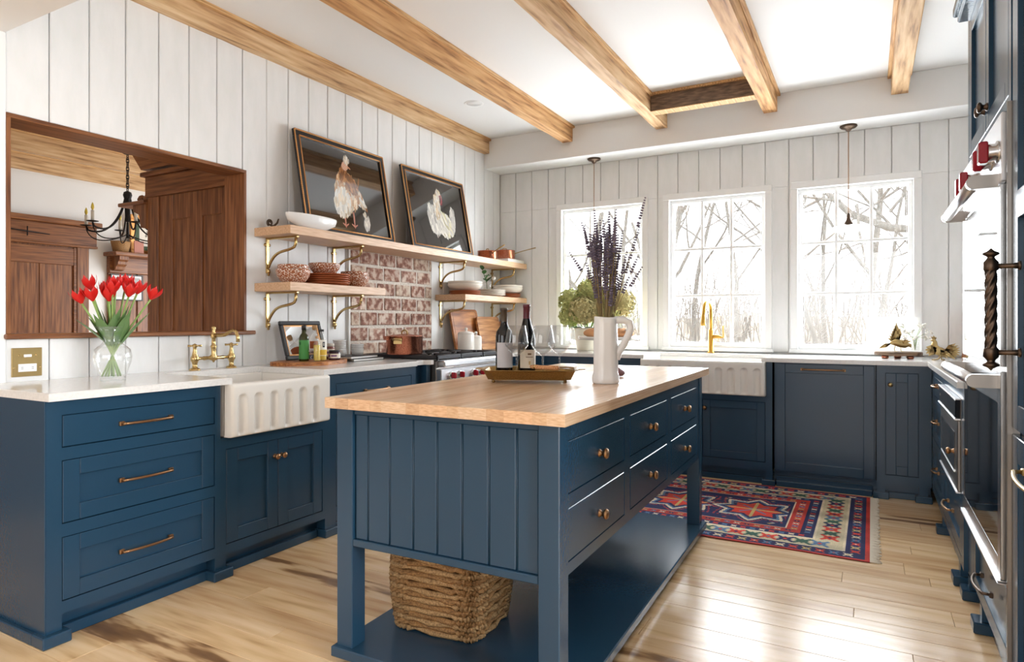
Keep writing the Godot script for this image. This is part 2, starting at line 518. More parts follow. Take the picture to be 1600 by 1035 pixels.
func shell() -> void:
	# floor: a slab with boards on it
	var fl = struct("floor", bx(Vector3(-4.4, -0.2, -0.2), Vector3(6.0, -0.012, 9.0), 0.0), M.subfloor)
	var widths = [0.13, 0.105, 0.16, 0.13, 0.095, 0.145]
	var z = 0.0
	var row = 0
	var dark = {}
	while z < 6.6:
		var w: float = widths[(row * 5 + row / 3) % 6]
		var x = -4.2 - rng.randf() * 1.5
		var k = 0
		while x < 5.9:
			var l = rng.randf_range(1.3, 2.6)
			var x0 = maxf(x, -4.2)
			var x1 = minf(x + l, 5.9)
			if x1 - x0 > 0.02:
				var m: Material = M.floor[rng.randi() % 5]
				var mid = (z + w / 2)
				# the brown heartwood boards
				if (mid > 3.98 and mid < 4.26 and x0 < 1.1 and x1 > 0.7) or (mid > 3.28 and mid < 3.42 and x0 < 1.4 and x1 > 0.8) or (mid > 1.02 and mid < 1.14 and x1 > 3.3) or rng.randf() < 0.035:
					m = M.floor_dark
				part("floor_board", bx(Vector3(x0 + 0.0006, -0.012, z + 0.0006), Vector3(x1 - 0.0006, 0, z + w - 0.0006), 0.0012), m, fl)
			x += l
			k += 1
		z += w
		row += 1
	part("floor_board", bx(Vector3(-4.2, -0.012, z), Vector3(5.9, 0.0, 8.9), 0.0), M.floor[0], fl)
	# ceilings
	struct("ceiling", boxes([[Vector3(-0.155, 2.903, -0.2), Vector3(6.0, 3.1, 4.3)], [Vector3(-1.5, 2.75, 4.3), Vector3(6.1, 3.1, 9.05)], [Vector3(-4.4, 2.86, -0.2), Vector3(-0.155, 3.1, 6.1)]], 0.0), M.plaster)
	var tr = struct("trim_1", bx(Vector3(0, 2.627, 0.0), Vector3(4.2, 2.903, 0.304), 0.003), M.plaster)
	tr.set_meta("label", "white soffit box above the windows")
	struct("trim_2", bx(Vector3(-0.3, 2.395, 4.205), Vector3(6.0, 2.95, 4.42), 0.004), M.plaster)
	# recessed ceiling spot
	var spot = thing("ceiling_spotlight", "small round white recessed spotlight in the ceiling between the first two beams", "light", Vector3(0.46, 2.903, 1.22))
	part("rim", lt([Vector2(0.058, 0.0), Vector2(0.075, -0.004), Vector2(0.078, 0.0)], 24), M.white_trim, spot)
	part("lens", lt([Vector2(0, -0.001), Vector2(0.058, -0.001), Vector2(0.059, 0.0)], 24), M.white_gloss, spot)
	# left wall with the pass-through; boards every 17 cm
	var wl = struct("wall_left", boxes([[Vector3(-0.155, -0.2, -0.15), Vector3(-0.016, 2.95, 2.994)], [Vector3(-0.155, -0.2, 2.994), Vector3(-0.016, 1.098, 4.205)], [Vector3(-0.155, 2.062, 2.994), Vector3(-0.016, 2.95, 4.205)], [Vector3(-0.155, -0.2, 4.205), Vector3(-0.016, 2.95, 4.36)]], 0.0), M.groove)
	for k in 26:
		var zb = 4.205 - 0.1697 * k
		var za = maxf(zb - 0.1697, 0.0)
		if zb <= 0.01:
			break
		var g = 0.0024
		var top = 2.903
		if za + 0.05 > 2.994:
			part("board", bx(Vector3(-0.016, 0.0, za + g), Vector3(0, 1.098, zb - g), 0.0035), M.board, wl)
			part("board", bx(Vector3(-0.016, 2.062, za + g), Vector3(0, top, zb - g), 0.0035), M.board, wl)
		elif zb > 2.994:
			# one board notched round the corner of the opening
			var poly = PackedVector2Array([Vector2(za + g, 0), Vector2(zb - g, 0), Vector2(zb - g, 1.098), Vector2(2.994, 1.098), Vector2(2.994, 2.062), Vector2(zb - g, 2.062), Vector2(zb - g, top), Vector2(za + g, top)])
			part("board", done(prism(S(), poly, 0.0, 0.016, Transform3D(Basis(Vector3(0, 0, 1), Vector3(0, 1, 0), Vector3(-1, 0, 0)), Vector3.ZERO))), M.board, wl)
		else:
			part("board", bx(Vector3(-0.016, 0.0, za + g), Vector3(0, top, zb - g), 0.0035), M.board, wl)
	# white corner post at the open end of the wall
	struct("trim_3", bx(Vector3(-0.17, 0.0, 4.206), Vector3(0.012, 2.395, 4.37), 0.004), M.white_trim)
	# oak lining of the pass-through
	var pt = Node3D.new()
	pt.name = "trim_4"
	pt.set_meta("kind", "structure")
	add_child(pt)
	part("head_lining", bx(Vector3(-0.17, 2.042, 2.9945), Vector3(0.006, 2.0615, 4.204), 0.002), M.oak_z, pt)
	part("jamb_lining", bx(Vector3(-0.17, 1.12, 2.9945), Vector3(0.006, 2.042, 3.012), 0.002), M.oak_v, pt)
	part("jamb_lining", bx(Vector3(-0.17, 1.12, 4.186), Vector3(0.006, 2.042, 4.204), 0.002), M.oak_v, pt)
	part("sill_board", bx(Vector3(-0.19, 1.098, 2.945), Vector3(0.03, 1.12, 4.215), 0.005), M.oak_z, pt)
	# back wall around three windows
	var wx = [0.62, 1.639, 2.66]
	var cuts = []
	cuts.append([Vector3(-0.155, -0.2, -0.16), Vector3(5.9, 0.925, -0.016)])
	cuts.append([Vector3(-0.155, 2.23, -0.16), Vector3(5.9, 2.95, -0.016)])
	var px = -0.155
	for x0 in wx:
		cuts.append([Vector3(px, 0.925, -0.16), Vector3(x0 + 0.05, 2.23, -0.016)])
		px = x0 + 0.885 - 0.05
	cuts.append([Vector3(px, 0.925, -0.16), Vector3(5.9, 2.23, -0.016)])
	var wb = struct("wall_back", boxes(cuts, 0.0), M.groove)
	for k in 25:
		var xa = 0.0 + 0.1765 * k
		var xb = minf(xa + 0.1765, 4.2)
		if xa > 4.19:
			break
		var g = 0.0024
		# split each board where a window stands
		var segs = [[xa + g, xb - g]]
		for x0 in wx:
			var nxt = []
			for s in segs:
				var c0: float = x0 + 0.03
				var c1: float = x0 + 0.855
				if s[1] <= c0 or s[0] >= c1:
					nxt.append(s)
				else:
					if s[0] < c0:
						nxt.append([s[0], c0])
					if s[1] > c1:
						nxt.append([c1, s[1]])
			segs = nxt
		for s in segs:
			part("board", bx(Vector3(s[0], 0.93, -0.016), Vector3(s[1], 2.25, 0), 0.003), M.board, wb)
		part("board", bx(Vector3(xa + g, 2.25, -0.016), Vector3(xb - g, 2.627, 0), 0.003), M.board, wb)
	for i in 3:
		window(i + 1, wx[i])
	# right wall, and the walls of the room behind with its window openings
	struct("wall_right", boxes([[Vector3(4.2, -0.2, -0.16), Vector3(4.35, 2.95, 4.3)], [Vector3(4.2, -0.2, 4.2), Vector3(6.0, 2.95, 4.35)]], 0.0), M.plaster)
	struct("wall_east", boxes([[Vector3(5.95, -0.2, 4.3), Vector3(6.1, 0.3, 9.0)], [Vector3(5.95, 2.65, 4.3), Vector3(6.1, 2.95, 9.0)], [Vector3(5.95, 0.3, 4.3), Vector3(6.1, 2.65, 4.45)], [Vector3(5.95, 0.3, 5.25), Vector3(6.1, 2.65, 9.0)]], 0.0), M.rear_dimming)
	struct("wall_south", boxes([[Vector3(-1.5, -0.2, 8.9), Vector3(6.1, 0.45, 9.05)], [Vector3(-1.5, 2.55, 8.9), Vector3(6.1, 2.95, 9.05)], [Vector3(-1.5, 0.45, 8.9), Vector3(0.35, 2.55, 9.05)], [Vector3(4.05, 0.45, 8.9), Vector3(6.1, 2.55, 9.05)]], 0.0), M.rear_dimming)
	struct("wall_west", boxes([[Vector3(-1.5, -0.2, 4.4), Vector3(-1.36, 0.5, 9.0)], [Vector3(-1.5, 2.6, 4.4), Vector3(-1.36, 2.95, 9.0)], [Vector3(-1.5, 0.5, 4.4), Vector3(-1.36, 2.6, 5.75)], [Vector3(-1.5, 0.5, 8.05), Vector3(-1.36, 2.6, 9.0)]], 0.0), M.rear_dimming)
	# dining room walls
	struct("wall_dining_far", bx(Vector3(-4.4, -0.2, -0.16), Vector3(-4.22, 3.0, 6.1), 0.0), M.plaster)
	struct("wall_dining_side", boxes([[Vector3(-4.4, -0.2, -0.16), Vector3(-0.155, 0.7, 0.0)], [Vector3(-4.4, 2.4, -0.16), Vector3(-0.155, 3.0, 0.0)], [Vector3(-4.4, 0.7, -0.16), Vector3(-3.6, 2.4, 0.0)], [Vector3(-1.4, 0.7, -0.16), Vector3(-0.155, 2.4, 0.0)]], 0.0), M.plaster)  # opening added for the dining lamp; no window is seen here
	struct("wall_dining_window", bx(Vector3(-4.4, -0.2, 5.95), Vector3(-1.5, 3.0, 6.1), 0.0), M.plaster)

func beams() -> void:
	var xs = [[0.0, 0.055], [0.82, 0.912], [1.662, 1.756], [2.502, 2.598], [3.342, 3.444]]
	var lab = ["rough sawn wooden ceiling beam lying against the white board wall", "rough sawn wooden ceiling beam, the second from the picture wall", "rough sawn wooden ceiling beam carrying the left end of the dark cross piece", "rough sawn wooden ceiling beam carrying the right end of the dark cross piece", "rough sawn wooden ceiling beam closest to the tall blue cabinets"]
	for i in 5:
		var b = thing("ceiling_beam", lab[i], "beam", Vector3((xs[i][0] + xs[i][1]) / 2, 2.765, 2.25), 0.0, "wooden ceiling beams")
		var hw: float = (xs[i][1] - xs[i][0]) / 2
		var st = S()
		# slightly uneven, hand hewn edges
		var n = 26
		st.set_smooth_group(-1)
		var ring = []
		for k in n + 1:
			var z = -1.946 + 3.9 * k / n
			var j = func() -> float: return rng.randf_range(-0.0022, 0.0022)
			ring.append([Vector3(-hw + (0.0 if i == 0 else j.call()), j.call(), z), Vector3(hw + j.call(), j.call(), z), Vector3(hw + j.call(), 0.138, z), Vector3(-hw, 0.138, z)])
		for k in n:
			for e in 4:
				var f = (e + 1) % 4
				quad(st, ring[k][e], ring[k + 1][e], ring[k + 1][f], ring[k][f])
		quad(st, ring[0][3], ring[0][2], ring[0][1], ring[0][0])
		quad(st, ring[n][0], ring[n][1], ring[n][2], ring[n][3])
		part("timber", done(st), M.beam if i % 2 == 0 else M.beam2, b)
		for s in ([1.0] if i == 0 else [-1.0, 1.0]):
			part("batten", bx(Vector3(s * hw, 0.116, -1.946), Vector3(s * (hw + 0.022), 0.138, 1.95), 0.002), M.ledge, b)
	var c = thing("cross_beam", "short dark weathered beam bridging two ceiling beams", "beam", Vector3(2.129, 2.768, 0.72))
	part("timber", bx(Vector3(-0.372, 0, -0.045), Vector3(0.372, 0.135, 0.05), 0.003), M.beam_dark, c)
	part("pale_underside", bx(Vector3(-0.372, -0.006, -0.05), Vector3(0.372, 0.0, 0.055), 0.002), M.ledge, c)  # bottom face of the beam, coloured lighter than its sides
	part("batten", bx(Vector3(-0.35, 0.116, 0.05), Vector3(0.35, 0.135, 0.07), 0.002), M.ledge, c)

# ---------------------------------------------------------------- bare winter wood outside
func grow(st: SurfaceTool, p: Vector3, d: Vector3, length: float, r: float, depth: int, seg: int) -> void:
	var pts = [p]
	var rad = [r]
	var n = 5
	var dir = d
	for i in n:
		dir = (dir + Vector3(rng.randf_range(-1, 1), rng.randf_range(-0.5, 0.8), rng.randf_range(-1, 1)) * 0.16).normalized()
		p += dir * length / n
		pts.append(p)
		rad.append(r * (1.0 - 0.5 * (i + 1) / n))
	tube(st, pts, rad, seg, false)
	if depth <= 0:
		return
	var kids = 3 if depth > 1 else 4
	for k in kids:
		var i = 2 + (k % 4)
		var axis = Vector3(rng.randf_range(-1, 1), rng.randf_range(0.0, 0.5), rng.randf_range(-1, 1)).normalized()
		grow(st, pts[i], (dir * 0.55 + axis).normalized(), length * rng.randf_range(0.5, 0.75), rad[i] * 0.62, depth - 1, 5 if depth > 1 else 4)

func outdoors() -> void:
	var g = S()
	g.set_smooth_group(0)
	var nx = 24
	var nz = 20
	var hh = func(x: float, z: float) -> float: return -0.9 + 0.055 * maxf(0.0, -z - 4.0) + 0.25 * sin(x * 0.31 + z * 0.2) + 0.15 * sin(x * 0.9)
	for i in nx:
		for j in nz:
			var x0 = -30.0 + 60.0 * i / nx
			var x1 = -30.0 + 60.0 * (i + 1) / nx
			var z0 = -0.4 - 48.0 * j / nz
			var z1 = -0.4 - 48.0 * (j + 1) / nz
			quad(g, Vector3(x0, hh.call(x0, z0), z0), Vector3(x1, hh.call(x1, z0), z0), Vector3(x1, hh.call(x1, z1), z1), Vector3(x0, hh.call(x0, z1), z1))
	var gr = part("ground", done(g), M.litter, self)
	gr.set_meta("kind", "structure")
	gr.set_meta("label", "leaf strewn ground outside the windows")
	for i in 34:
		var near = i < 12
		var d = rng.randf_range(5.0, 10.0) if near else rng.randf_range(11.0, 26.0)
		var a: float = lerpf(-1.12, 0.16, fmod(i * 0.381 + 0.07, 1.0))
		var x = 3.2 + sin(a) * (d + 5.0)
		var z = 5.0 - cos(a) * (d + 5.5)
		if z > -3.5:
			z = -3.5 - rng.randf() * 2.0
		var y: float = hh.call(x, z)
		var st = S()
		var tall = rng.randf_range(5.5, 8.0)
		var r = rng.randf_range(0.05, 0.1) if near else rng.randf_range(0.07, 0.15)
		grow(st, Vector3.ZERO, Vector3(rng.randf_range(-0.12, 0.12), 1, rng.randf_range(-0.1, 0.1)).normalized(), tall, r, 4 if near else 3, 8)
		var t = part(numbered("bare_tree"), done(st), M.bark, self)
		t.position = Vector3(x, y - 0.05, z)
		tag(t, "bare leafless tree standing in the wood outside the windows", "tree", "bare trees outside the windows")
	# a gnarled limb reaching across the right-hand window
	var limb = S()
	tube(limb, [Vector3(2.55, 3.1, -4.2), Vector3(3.0, 2.6, -4.1), Vector3(3.45, 2.38, -4.05), Vector3(4.1, 2.28, -4.0), Vector3(4.9, 2.3, -4.0), Vector3(5.6, 2.6, -4.1)], [0.03, 0.045, 0.05, 0.055, 0.06, 0.065], 8)
	tube(limb, [Vector3(5.6, 2.6, -4.1), Vector3(5.9, 1.2, -4.2), Vector3(6.0, -0.9, -4.2)], [0.09, 0.12, 0.15], 8)
	for k in 14:
		var t = k / 14.0
		grow(limb, Vector3(2.7 + 2.6 * t, 2.85 - 0.5 * sin(t * 2.0), -4.05), Vector3(rng.randf_range(-0.8, 0.8), rng.randf_range(-0.5, 0.9), rng.randf_range(-0.3, 0.3)).normalized(), rng.randf_range(0.6, 1.3), 0.022, 2, 5)
	tag(part("gnarled_tree", done(limb), M.bark, self), "gnarled old tree with a thick limb reaching across in front of the window", "tree")
	# thicket far behind: too many thin stems to count
	var th = S()
	for i in 1100:
		var x = rng.randf_range(-26, 12)
		var z = rng.randf_range(-32, -9)
		var y: float = hh.call(x, z)
		var h = rng.randf_range(1.6, 4.2)
		var p = Vector3(x, y, z)
		var lean = Vector3(rng.randf_range(-0.3, 0.3), 1, rng.randf_range(-0.3, 0.3)).normalized()
		var mid = p + lean * h * 0.5
		var tip = p + (lean + Vector3(rng.randf_range(-0.3, 0.3), 0, 0)).normalized() * h
		tube(th, [p, mid, tip], [0.028, 0.018, 0.006], 4, false)
		for b in 5:
			var q = p.lerp(tip, rng.randf_range(0.3, 0.95))
			tube(th, [q, q + Vector3(rng.randf_range(-0.7, 0.7), rng.randf_range(0.1, 0.7), rng.randf_range(-0.5, 0.5))], [0.011, 0.004], 3, false)
	var tk = part("thicket", done(th), M.twig, self)
	tk.set_meta("kind", "stuff")
	tag(tk, "pale tangle of thin bare saplings far outside the windows", "thicket")

# ---------------------------------------------------------------- cabinet joinery; local x to the right seen from the front, z = 0 is the face
func cabinet(t: Node3D, w: float, y0: float, y1: float, depth: float, openings: Array, m: Material = null) -> void:
	var mm: Material = m if m else M.blue
	var xs = [0.0, w]
	var ys = [y0, y1]
	for o in openings:
		for k in [0, 2]:
			if not xs.has(o[k]):
				xs.append(o[k])
		for k in [1, 3]:
			if not ys.has(o[k]):
				ys.append(o[k])
	xs.sort()
	ys.sort()
	var st = S()
	for i in xs.size() - 1:
		for j in ys.size() - 1:
			var c = Vector2((xs[i] + xs[i + 1]) / 2, (ys[j] + ys[j + 1]) / 2)
			var hole = false
			for o in openings:
				if c.x > o[0] and c.x < o[2] and c.y > o[1] and c.y < o[3]:
					hole = true
			if not hole:
				box(st, Vector3(xs[i], ys[j], -0.021), Vector3(xs[i + 1], ys[j + 1], 0), 0.0)
	box(st, Vector3(0, y0, -depth), Vector3(w, y1, -0.021), 0.0)
	part("body", done(st), mm, t)

func panel(x0: float, y0: float, x1: float, y1: float, fr: float, thick := 0.019) -> ArrayMesh:
	var g = 0.003
	var a = x0 + g
	var b = x1 - g
	var c = y0 + g
	var d = y1 - g
	var st = S()
	if fr <= 0.0:
		box(st, Vector3(a, c, -thick), Vector3(b, d, 0), 0.002)
		return done(st)
	box(st, Vector3(a, c, -thick), Vector3(a + fr, d, 0), 0.0022)
	box(st, Vector3(b - fr, c, -thick), Vector3(b, d, 0), 0.0022)
	box(st, Vector3(a + fr, c, -thick), Vector3(b - fr, c + fr, 0), 0.0022)
	box(st, Vector3(a + fr, d - fr, -thick), Vector3(b - fr, d, 0), 0.0022)
	box(st, Vector3(a + fr - 0.001, c + fr - 0.001, -thick), Vector3(b - fr + 0.001, d - fr + 0.001, -0.0125), 0.0)
	return done(st)

func pull(parent: Node3D, x: float, y: float, l: float, m: Material, out := 0.032, z0 := 0.0) -> void:
	var st = S()
	for s in [-1.0, 1.0]:
		box(st, Vector3(x + s * l / 2 - 0.010, y - 0.009, z0), Vector3(x + s * l / 2 + 0.010, y + 0.009, z0 + 0.012), 0.002)
		tube(st, [Vector3(x + s * l / 2, y, z0 + 0.01), Vector3(x + s * l * 0.47, y, z0 + out * 0.75)], 0.0055, 8)
	var pts = []
	for i in 13:
		var t = -1.0 + 2.0 * i / 12
		pts.append(Vector3(x + t * l * 0.5, y, z0 + out * (0.62 + 0.38 * (1.0 - t * t))))
	tube(st, pts, 0.0055, 8)
	part("handle", done(st), m, parent)

func knob(parent: Node3D, x: float, y: float, m: Material, r := 0.016, z0 := 0.0) -> void:
	var xf = Transform3D(Basis(Vector3.RIGHT, PI / 2), Vector3(x, y, z0))
	part("knob", lt([Vector2(0, 0), Vector2(r * 0.75, 0), Vector2(r * 0.7, 0.003), Vector2(r * 0.45, 0.008), Vector2(r * 0.5, 0.014), Vector2(r * 0.9, 0.019), Vector2(r, 0.024), Vector2(r * 0.8, 0.030), Vector2(0, 0.033)], 20, xf), m, parent)

func plinth(t: Node3D, w: float, stiles: Array, a := 0.0) -> void:
	# recessed toe board with a base strip, and a block foot under each stile
	part("toe_board", boxes([[Vector3(0, 0.0, -0.07), Vector3(w, 0.1, -0.0605)], [Vector3(a, 0, -0.0605), Vector3(w - (0.046 if a > 0.0 else 0.0), 0.042, -0.03)]], 0.003), M.blue, t)
	for s in stiles:
		part("stile_leg", bx(Vector3(s[0], 0.03, -0.06), Vector3(s[1], 0.1, 0), 0.0), M.blue, t)
		part("foot", bx(Vector3(s[0] - 0.022, 0.0, -0.055), Vector3(s[1] + 0.022, 0.043, 0.028), 0.004), M.blue, t)

func apron(w: float, h: float, n: int, first: float, pitch: float) -> ArrayMesh:
	var st = S()
	var nx = int(w / 0.0046)
	var ny = 46
	var rr = 0.014
	var f = func(x: float, y: float) -> float:
		var z = 0.0
		for e in [x, w - x, y, h - y]:
			if e < rr:
				z -= rr - sqrt(maxf(0.0, rr * rr - (rr - e) * (rr - e)))
		var k = roundf((x - first) / pitch)
		if k >= 0 and k < n:
			var dx: float = x - first - k * pitch
			var hw = 0.025
			var top = h - 0.048
			var d = absf(dx)
			if y > top - hw:
				d = Vector2(dx, y - top + hw).length()
			if d < hw:
				var s = 1.0 - (d / hw) * (d / hw)
				z -= 0.017 * pow(s, 0.6) * smoothstep(0.0, 0.03, y + 0.006)
		return z
	st.set_smooth_group(0)
	for i in nx:
		for j in ny:
			var xa = w * i / nx
			var xb = w * (i + 1) / nx
			var ya = h * j / ny
			var yb = h * (j + 1) / ny
			quad(st, Vector3(xa, ya, f.call(xa, ya)), Vector3(xb, ya, f.call(xb, ya)), Vector3(xb, yb, f.call(xb, yb)), Vector3(xa, yb, f.call(xa, yb)))
	# edges turned back to meet the basin
	for i in nx:
		var xa = w * i / nx
		var xb = w * (i + 1) / nx
		quad(st, Vector3(xa, 0, -0.06), Vector3(xb, 0, -0.06), Vector3(xb, 0, f.call(xb, 0.0)), Vector3(xa, 0, f.call(xa, 0.0)))
		quad(st, Vector3(xa, h, f.call(xa, h)), Vector3(xb, h, f.call(xb, h)), Vector3(xb, h, -0.06), Vector3(xa, h, -0.06))
	for j in ny:
		var ya = h * j / ny
		var yb = h * (j + 1) / ny
		quad(st, Vector3(0, ya, -0.06), Vector3(0, ya, f.call(0.0, ya)), Vector3(0, yb, f.call(0.0, yb)), Vector3(0, yb, -0.06))
		quad(st, Vector3(w, ya, f.call(w, ya)), Vector3(w, ya, -0.06), Vector3(w, yb, -0.06), Vector3(w, yb, f.call(w, yb)))
	quad(st, Vector3(w, 0, -0.06), Vector3(0, 0, -0.06), Vector3(0, h, -0.06), Vector3(w, h, -0.06))
	return done(st)

func sink(t: Node3D, w: float, h: float, depth: float, n: int, first: float, pitch: float) -> void:
	part("apron", apron(w, h, n, first, pitch), M.ceramic, t)
	part("basin", boxes([[Vector3(0, 0, -depth), Vector3(0.025, h, -0.05)], [Vector3(w - 0.025, 0, -depth), Vector3(w, h, -0.05)], [Vector3(0.025, 0, -depth), Vector3(w - 0.025, h, -depth + 0.025)], [Vector3(0.025, 0, -depth + 0.025), Vector3(w - 0.025, 0.03, -0.05)]], 0.005), M.ceramic, t)
	part("drain", lt([Vector2(0, 0.032), Vector2(0.04, 0.032), Vector2(0.044, 0.0295)], 20, Transform3D(Basis(), Vector3(w / 2, 0, -depth / 2))), M.steel, t)

func slab(poly: Array, y0: float, y1: float) -> ArrayMesh:
	var p = PackedVector2Array(poly)
	var st = S()
	var c = 0.004
	if Geometry2D.is_polygon_clockwise(p):
		p.reverse()
	var ins = Geometry2D.offset_polygon(p, -c, Geometry2D.JOIN_MITER)
	var xf = Transform3D(Basis(Vector3.RIGHT, PI / 2), Vector3.ZERO)
	if ins.size() == 1 and ins[0].size() == p.size():
		prism(st, p, -(y1 - c), -y0, xf)
		prism(st, ins[0], -y1, -(y1 - c * 1.01), xf)
		# bevel between the two outlines
		var q: PackedVector2Array = ins[0]
		for i in p.size():
			var best = 0
			for k in q.size():
				if q[k].distance_to(p[i]) < q[best].distance_to(p[i]):
					best = k
			var j = (i + 1) % p.size()
			var best2 = 0
			for k in q.size():
				if q[k].distance_to(p[j]) < q[best2].distance_to(p[j]):
					best2 = k
			quad(st, Vector3(p[j].x, y1 - c, p[j].y), Vector3(p[i].x, y1 - c, p[i].y), Vector3(q[best].x, y1, q[best].y), Vector3(q[best2].x, y1, q[best2].y))
	else:
		prism(st, p, -y1, -y0, xf)
	return done(st)

func left_run() -> void:
	# three-drawer cabinet at the open end
	var t = thing("drawer_cabinet", "blue three-drawer base cabinet with bronze bar pulls at the open end of the counter", "cabinet", Vector3(0.61, 0, 4.34), PI / 2)
	var op = [[0.053, 0.709, 0.687, 0.830], [0.053, 0.429, 0.687, 0.663], [0.053, 0.145, 0.687, 0.381]]
	cabinet(t, 0.716, 0.1, 0.885, 0.6, op)
	plinth(t, 0.716, [[0.0, 0.053], [0.687, 0.7445]])
	part("end_panel", boxes([[Vector3(-0.004, 0.0, -0.6), Vector3(0.0, 0.885, -0.0)], [Vector3(-0.0215, 0, -0.59), Vector3(-0.004, 0.0425, -0.056)]], 0.003), M.blue, t)
	for i in 3:
		var o: Array = op[i]
		var d = part("drawer", panel(o[0], o[1], o[2], o[3], 0.0 if i == 0 else 0.06), M.blue, t)
		pull(d, 0.370, (o[1] + o[3]) / 2, 0.205, M.bronze)
	# sink cabinet
	t = thing("sink_cabinet", "blue base cabinet with two knobbed doors below the six-fluted white sink", "cabinet", Vector3(0.61, 0, 3.624), PI / 2)
	cabinet(t, 0.669, 0.1001, 0.638, 0.6, [[0.029, 0.145, 0.631, 0.586]])
	plinth(t, 0.669, [], 0.054)
	var d1 = part("door", panel(0.029, 0.145, 0.3315, 0.586, 0.062), M.blue, t)
	var d2 = part("door", panel(0.3285, 0.145, 0.631, 0.586, 0.062), M.blue, t)
	knob(d1, 0.309, 0.503, M.bronze, 0.015)
	knob(d2, 0.352, 0.503, M.bronze, 0.015)
	# the apron sink
	t = thing("farmhouse_sink", "white fireclay apron sink with six arched flutes under the bridge tap", "sink", Vector3(0.664, 0.64, 3.602), PI / 2)
	sink(t, 0.617, 0.245, 0.53, 6, 0.055, 0.091)
	# cabinet between sink and range
	t = thing("drawer_cabinet", "blue base cabinet with one wide drawer between the six-fluted sink and the range", "cabinet", Vector3(0.61, 0, 2.955), PI / 2)
	cabinet(t, 0.785, 0.1, 0.885, 0.6, [[0.063, 0.70, 0.742, 0.829], [0.063, 0.145, 0.742, 0.655]])
	plinth(t, 0.785, [[-0.02, 0.063], [0.742, 0.785]])
	d1 = part("drawer", panel(0.063, 0.70, 0.742, 0.829, 0.0), M.blue, t)
	pull(d1, 0.40, 0.768, 0.205, M.bronze)
	for i in 2:
		var a = 0.063 + 0.3395 * i
		var dd = part("door", panel(a, 0.145, a + 0.3395, 0.655, 0.062), M.blue, t)
		knob(dd, 0.38 if i == 0 else 0.425, 0.57, M.bronze, 0.015)
	part("side_stile", boxes([[Vector3(-0.03, 0.638, -0.3), Vector3(0.0, 0.885, 0.0)]], 0.0), M.blue, t)
	part("filler", boxes([[Vector3(0.785, 0.0, -0.6), Vector3(0.90, 0.885, -0.045)], [Vector3(0.895, 0.0, -0.6), Vector3(0.942, 0.885, 0.005)]], 0.002), M.blue, t)
	# countertop, notched round the sink
	var ct = part("countertop", slab([Vector2(0.001, 4.345), Vector2(0.64, 4.345), Vector2(0.64, 3.584), Vector2(0.135, 3.584), Vector2(0.135, 3.012), Vector2(0.64, 3.012), Vector2(0.64, 2.19), Vector2(0.60, 2.14), Vector2(0.60, 2.075), Vector2(0.64, 2.04), Vector2(0.64, 2.01), Vector2(0.001, 2.01)], 0.885, 0.915), M.quartz, self)
	tag(ct, "white quartz countertop running along the wall below the pass-through", "countertop")
	stove()
	# brass outlet plate
	var o = thing("outlet_plate", "square brass wall plate with a switch and a white double socket", "outlet", Vector3(0.001, 0.997, 4.126), PI / 2)
	part("plate", bx(Vector3(-0.058, -0.062, 0), Vector3(0.058, 0.062, 0.006), 0.003), M.brass_dull, o)
	var sk = part("socket", bx(Vector3(-0.034, -0.041, 0.005), Vector3(0.036, -0.007, 0.009), 0.001), M.white_gloss, o)
	for s in [-1.0, 1.0]:
		part("slot", boxes([[Vector3(s * 0.02 - 0.004, -0.022, 0.0088), Vector3(s * 0.02 + 0.004, -0.0205, 0.0094)], [Vector3(s * 0.02 - 0.004, -0.029, 0.0088), Vector3(s * 0.02 + 0.004, -0.0275, 0.0094)]], 0.0), M.black, sk)
	part("switch", bx(Vector3(-0.014, 0.022, 0.005), Vector3(0.016, 0.034, 0.011), 0.002), M.white_gloss, o)
	for s in [[-0.03, 0.03], [0.034, 0.03], [-0.05, -0.024], [0.05, -0.024]]:
		part("screw", lt([Vector2(0.004, 0), Vector2(0.003, 0.002), Vector2(0, 0.0022)], 10, Transform3D(Basis(Vector3.RIGHT, PI / 2), Vector3(s[0], s[1], 0.006))), M.brass, o)

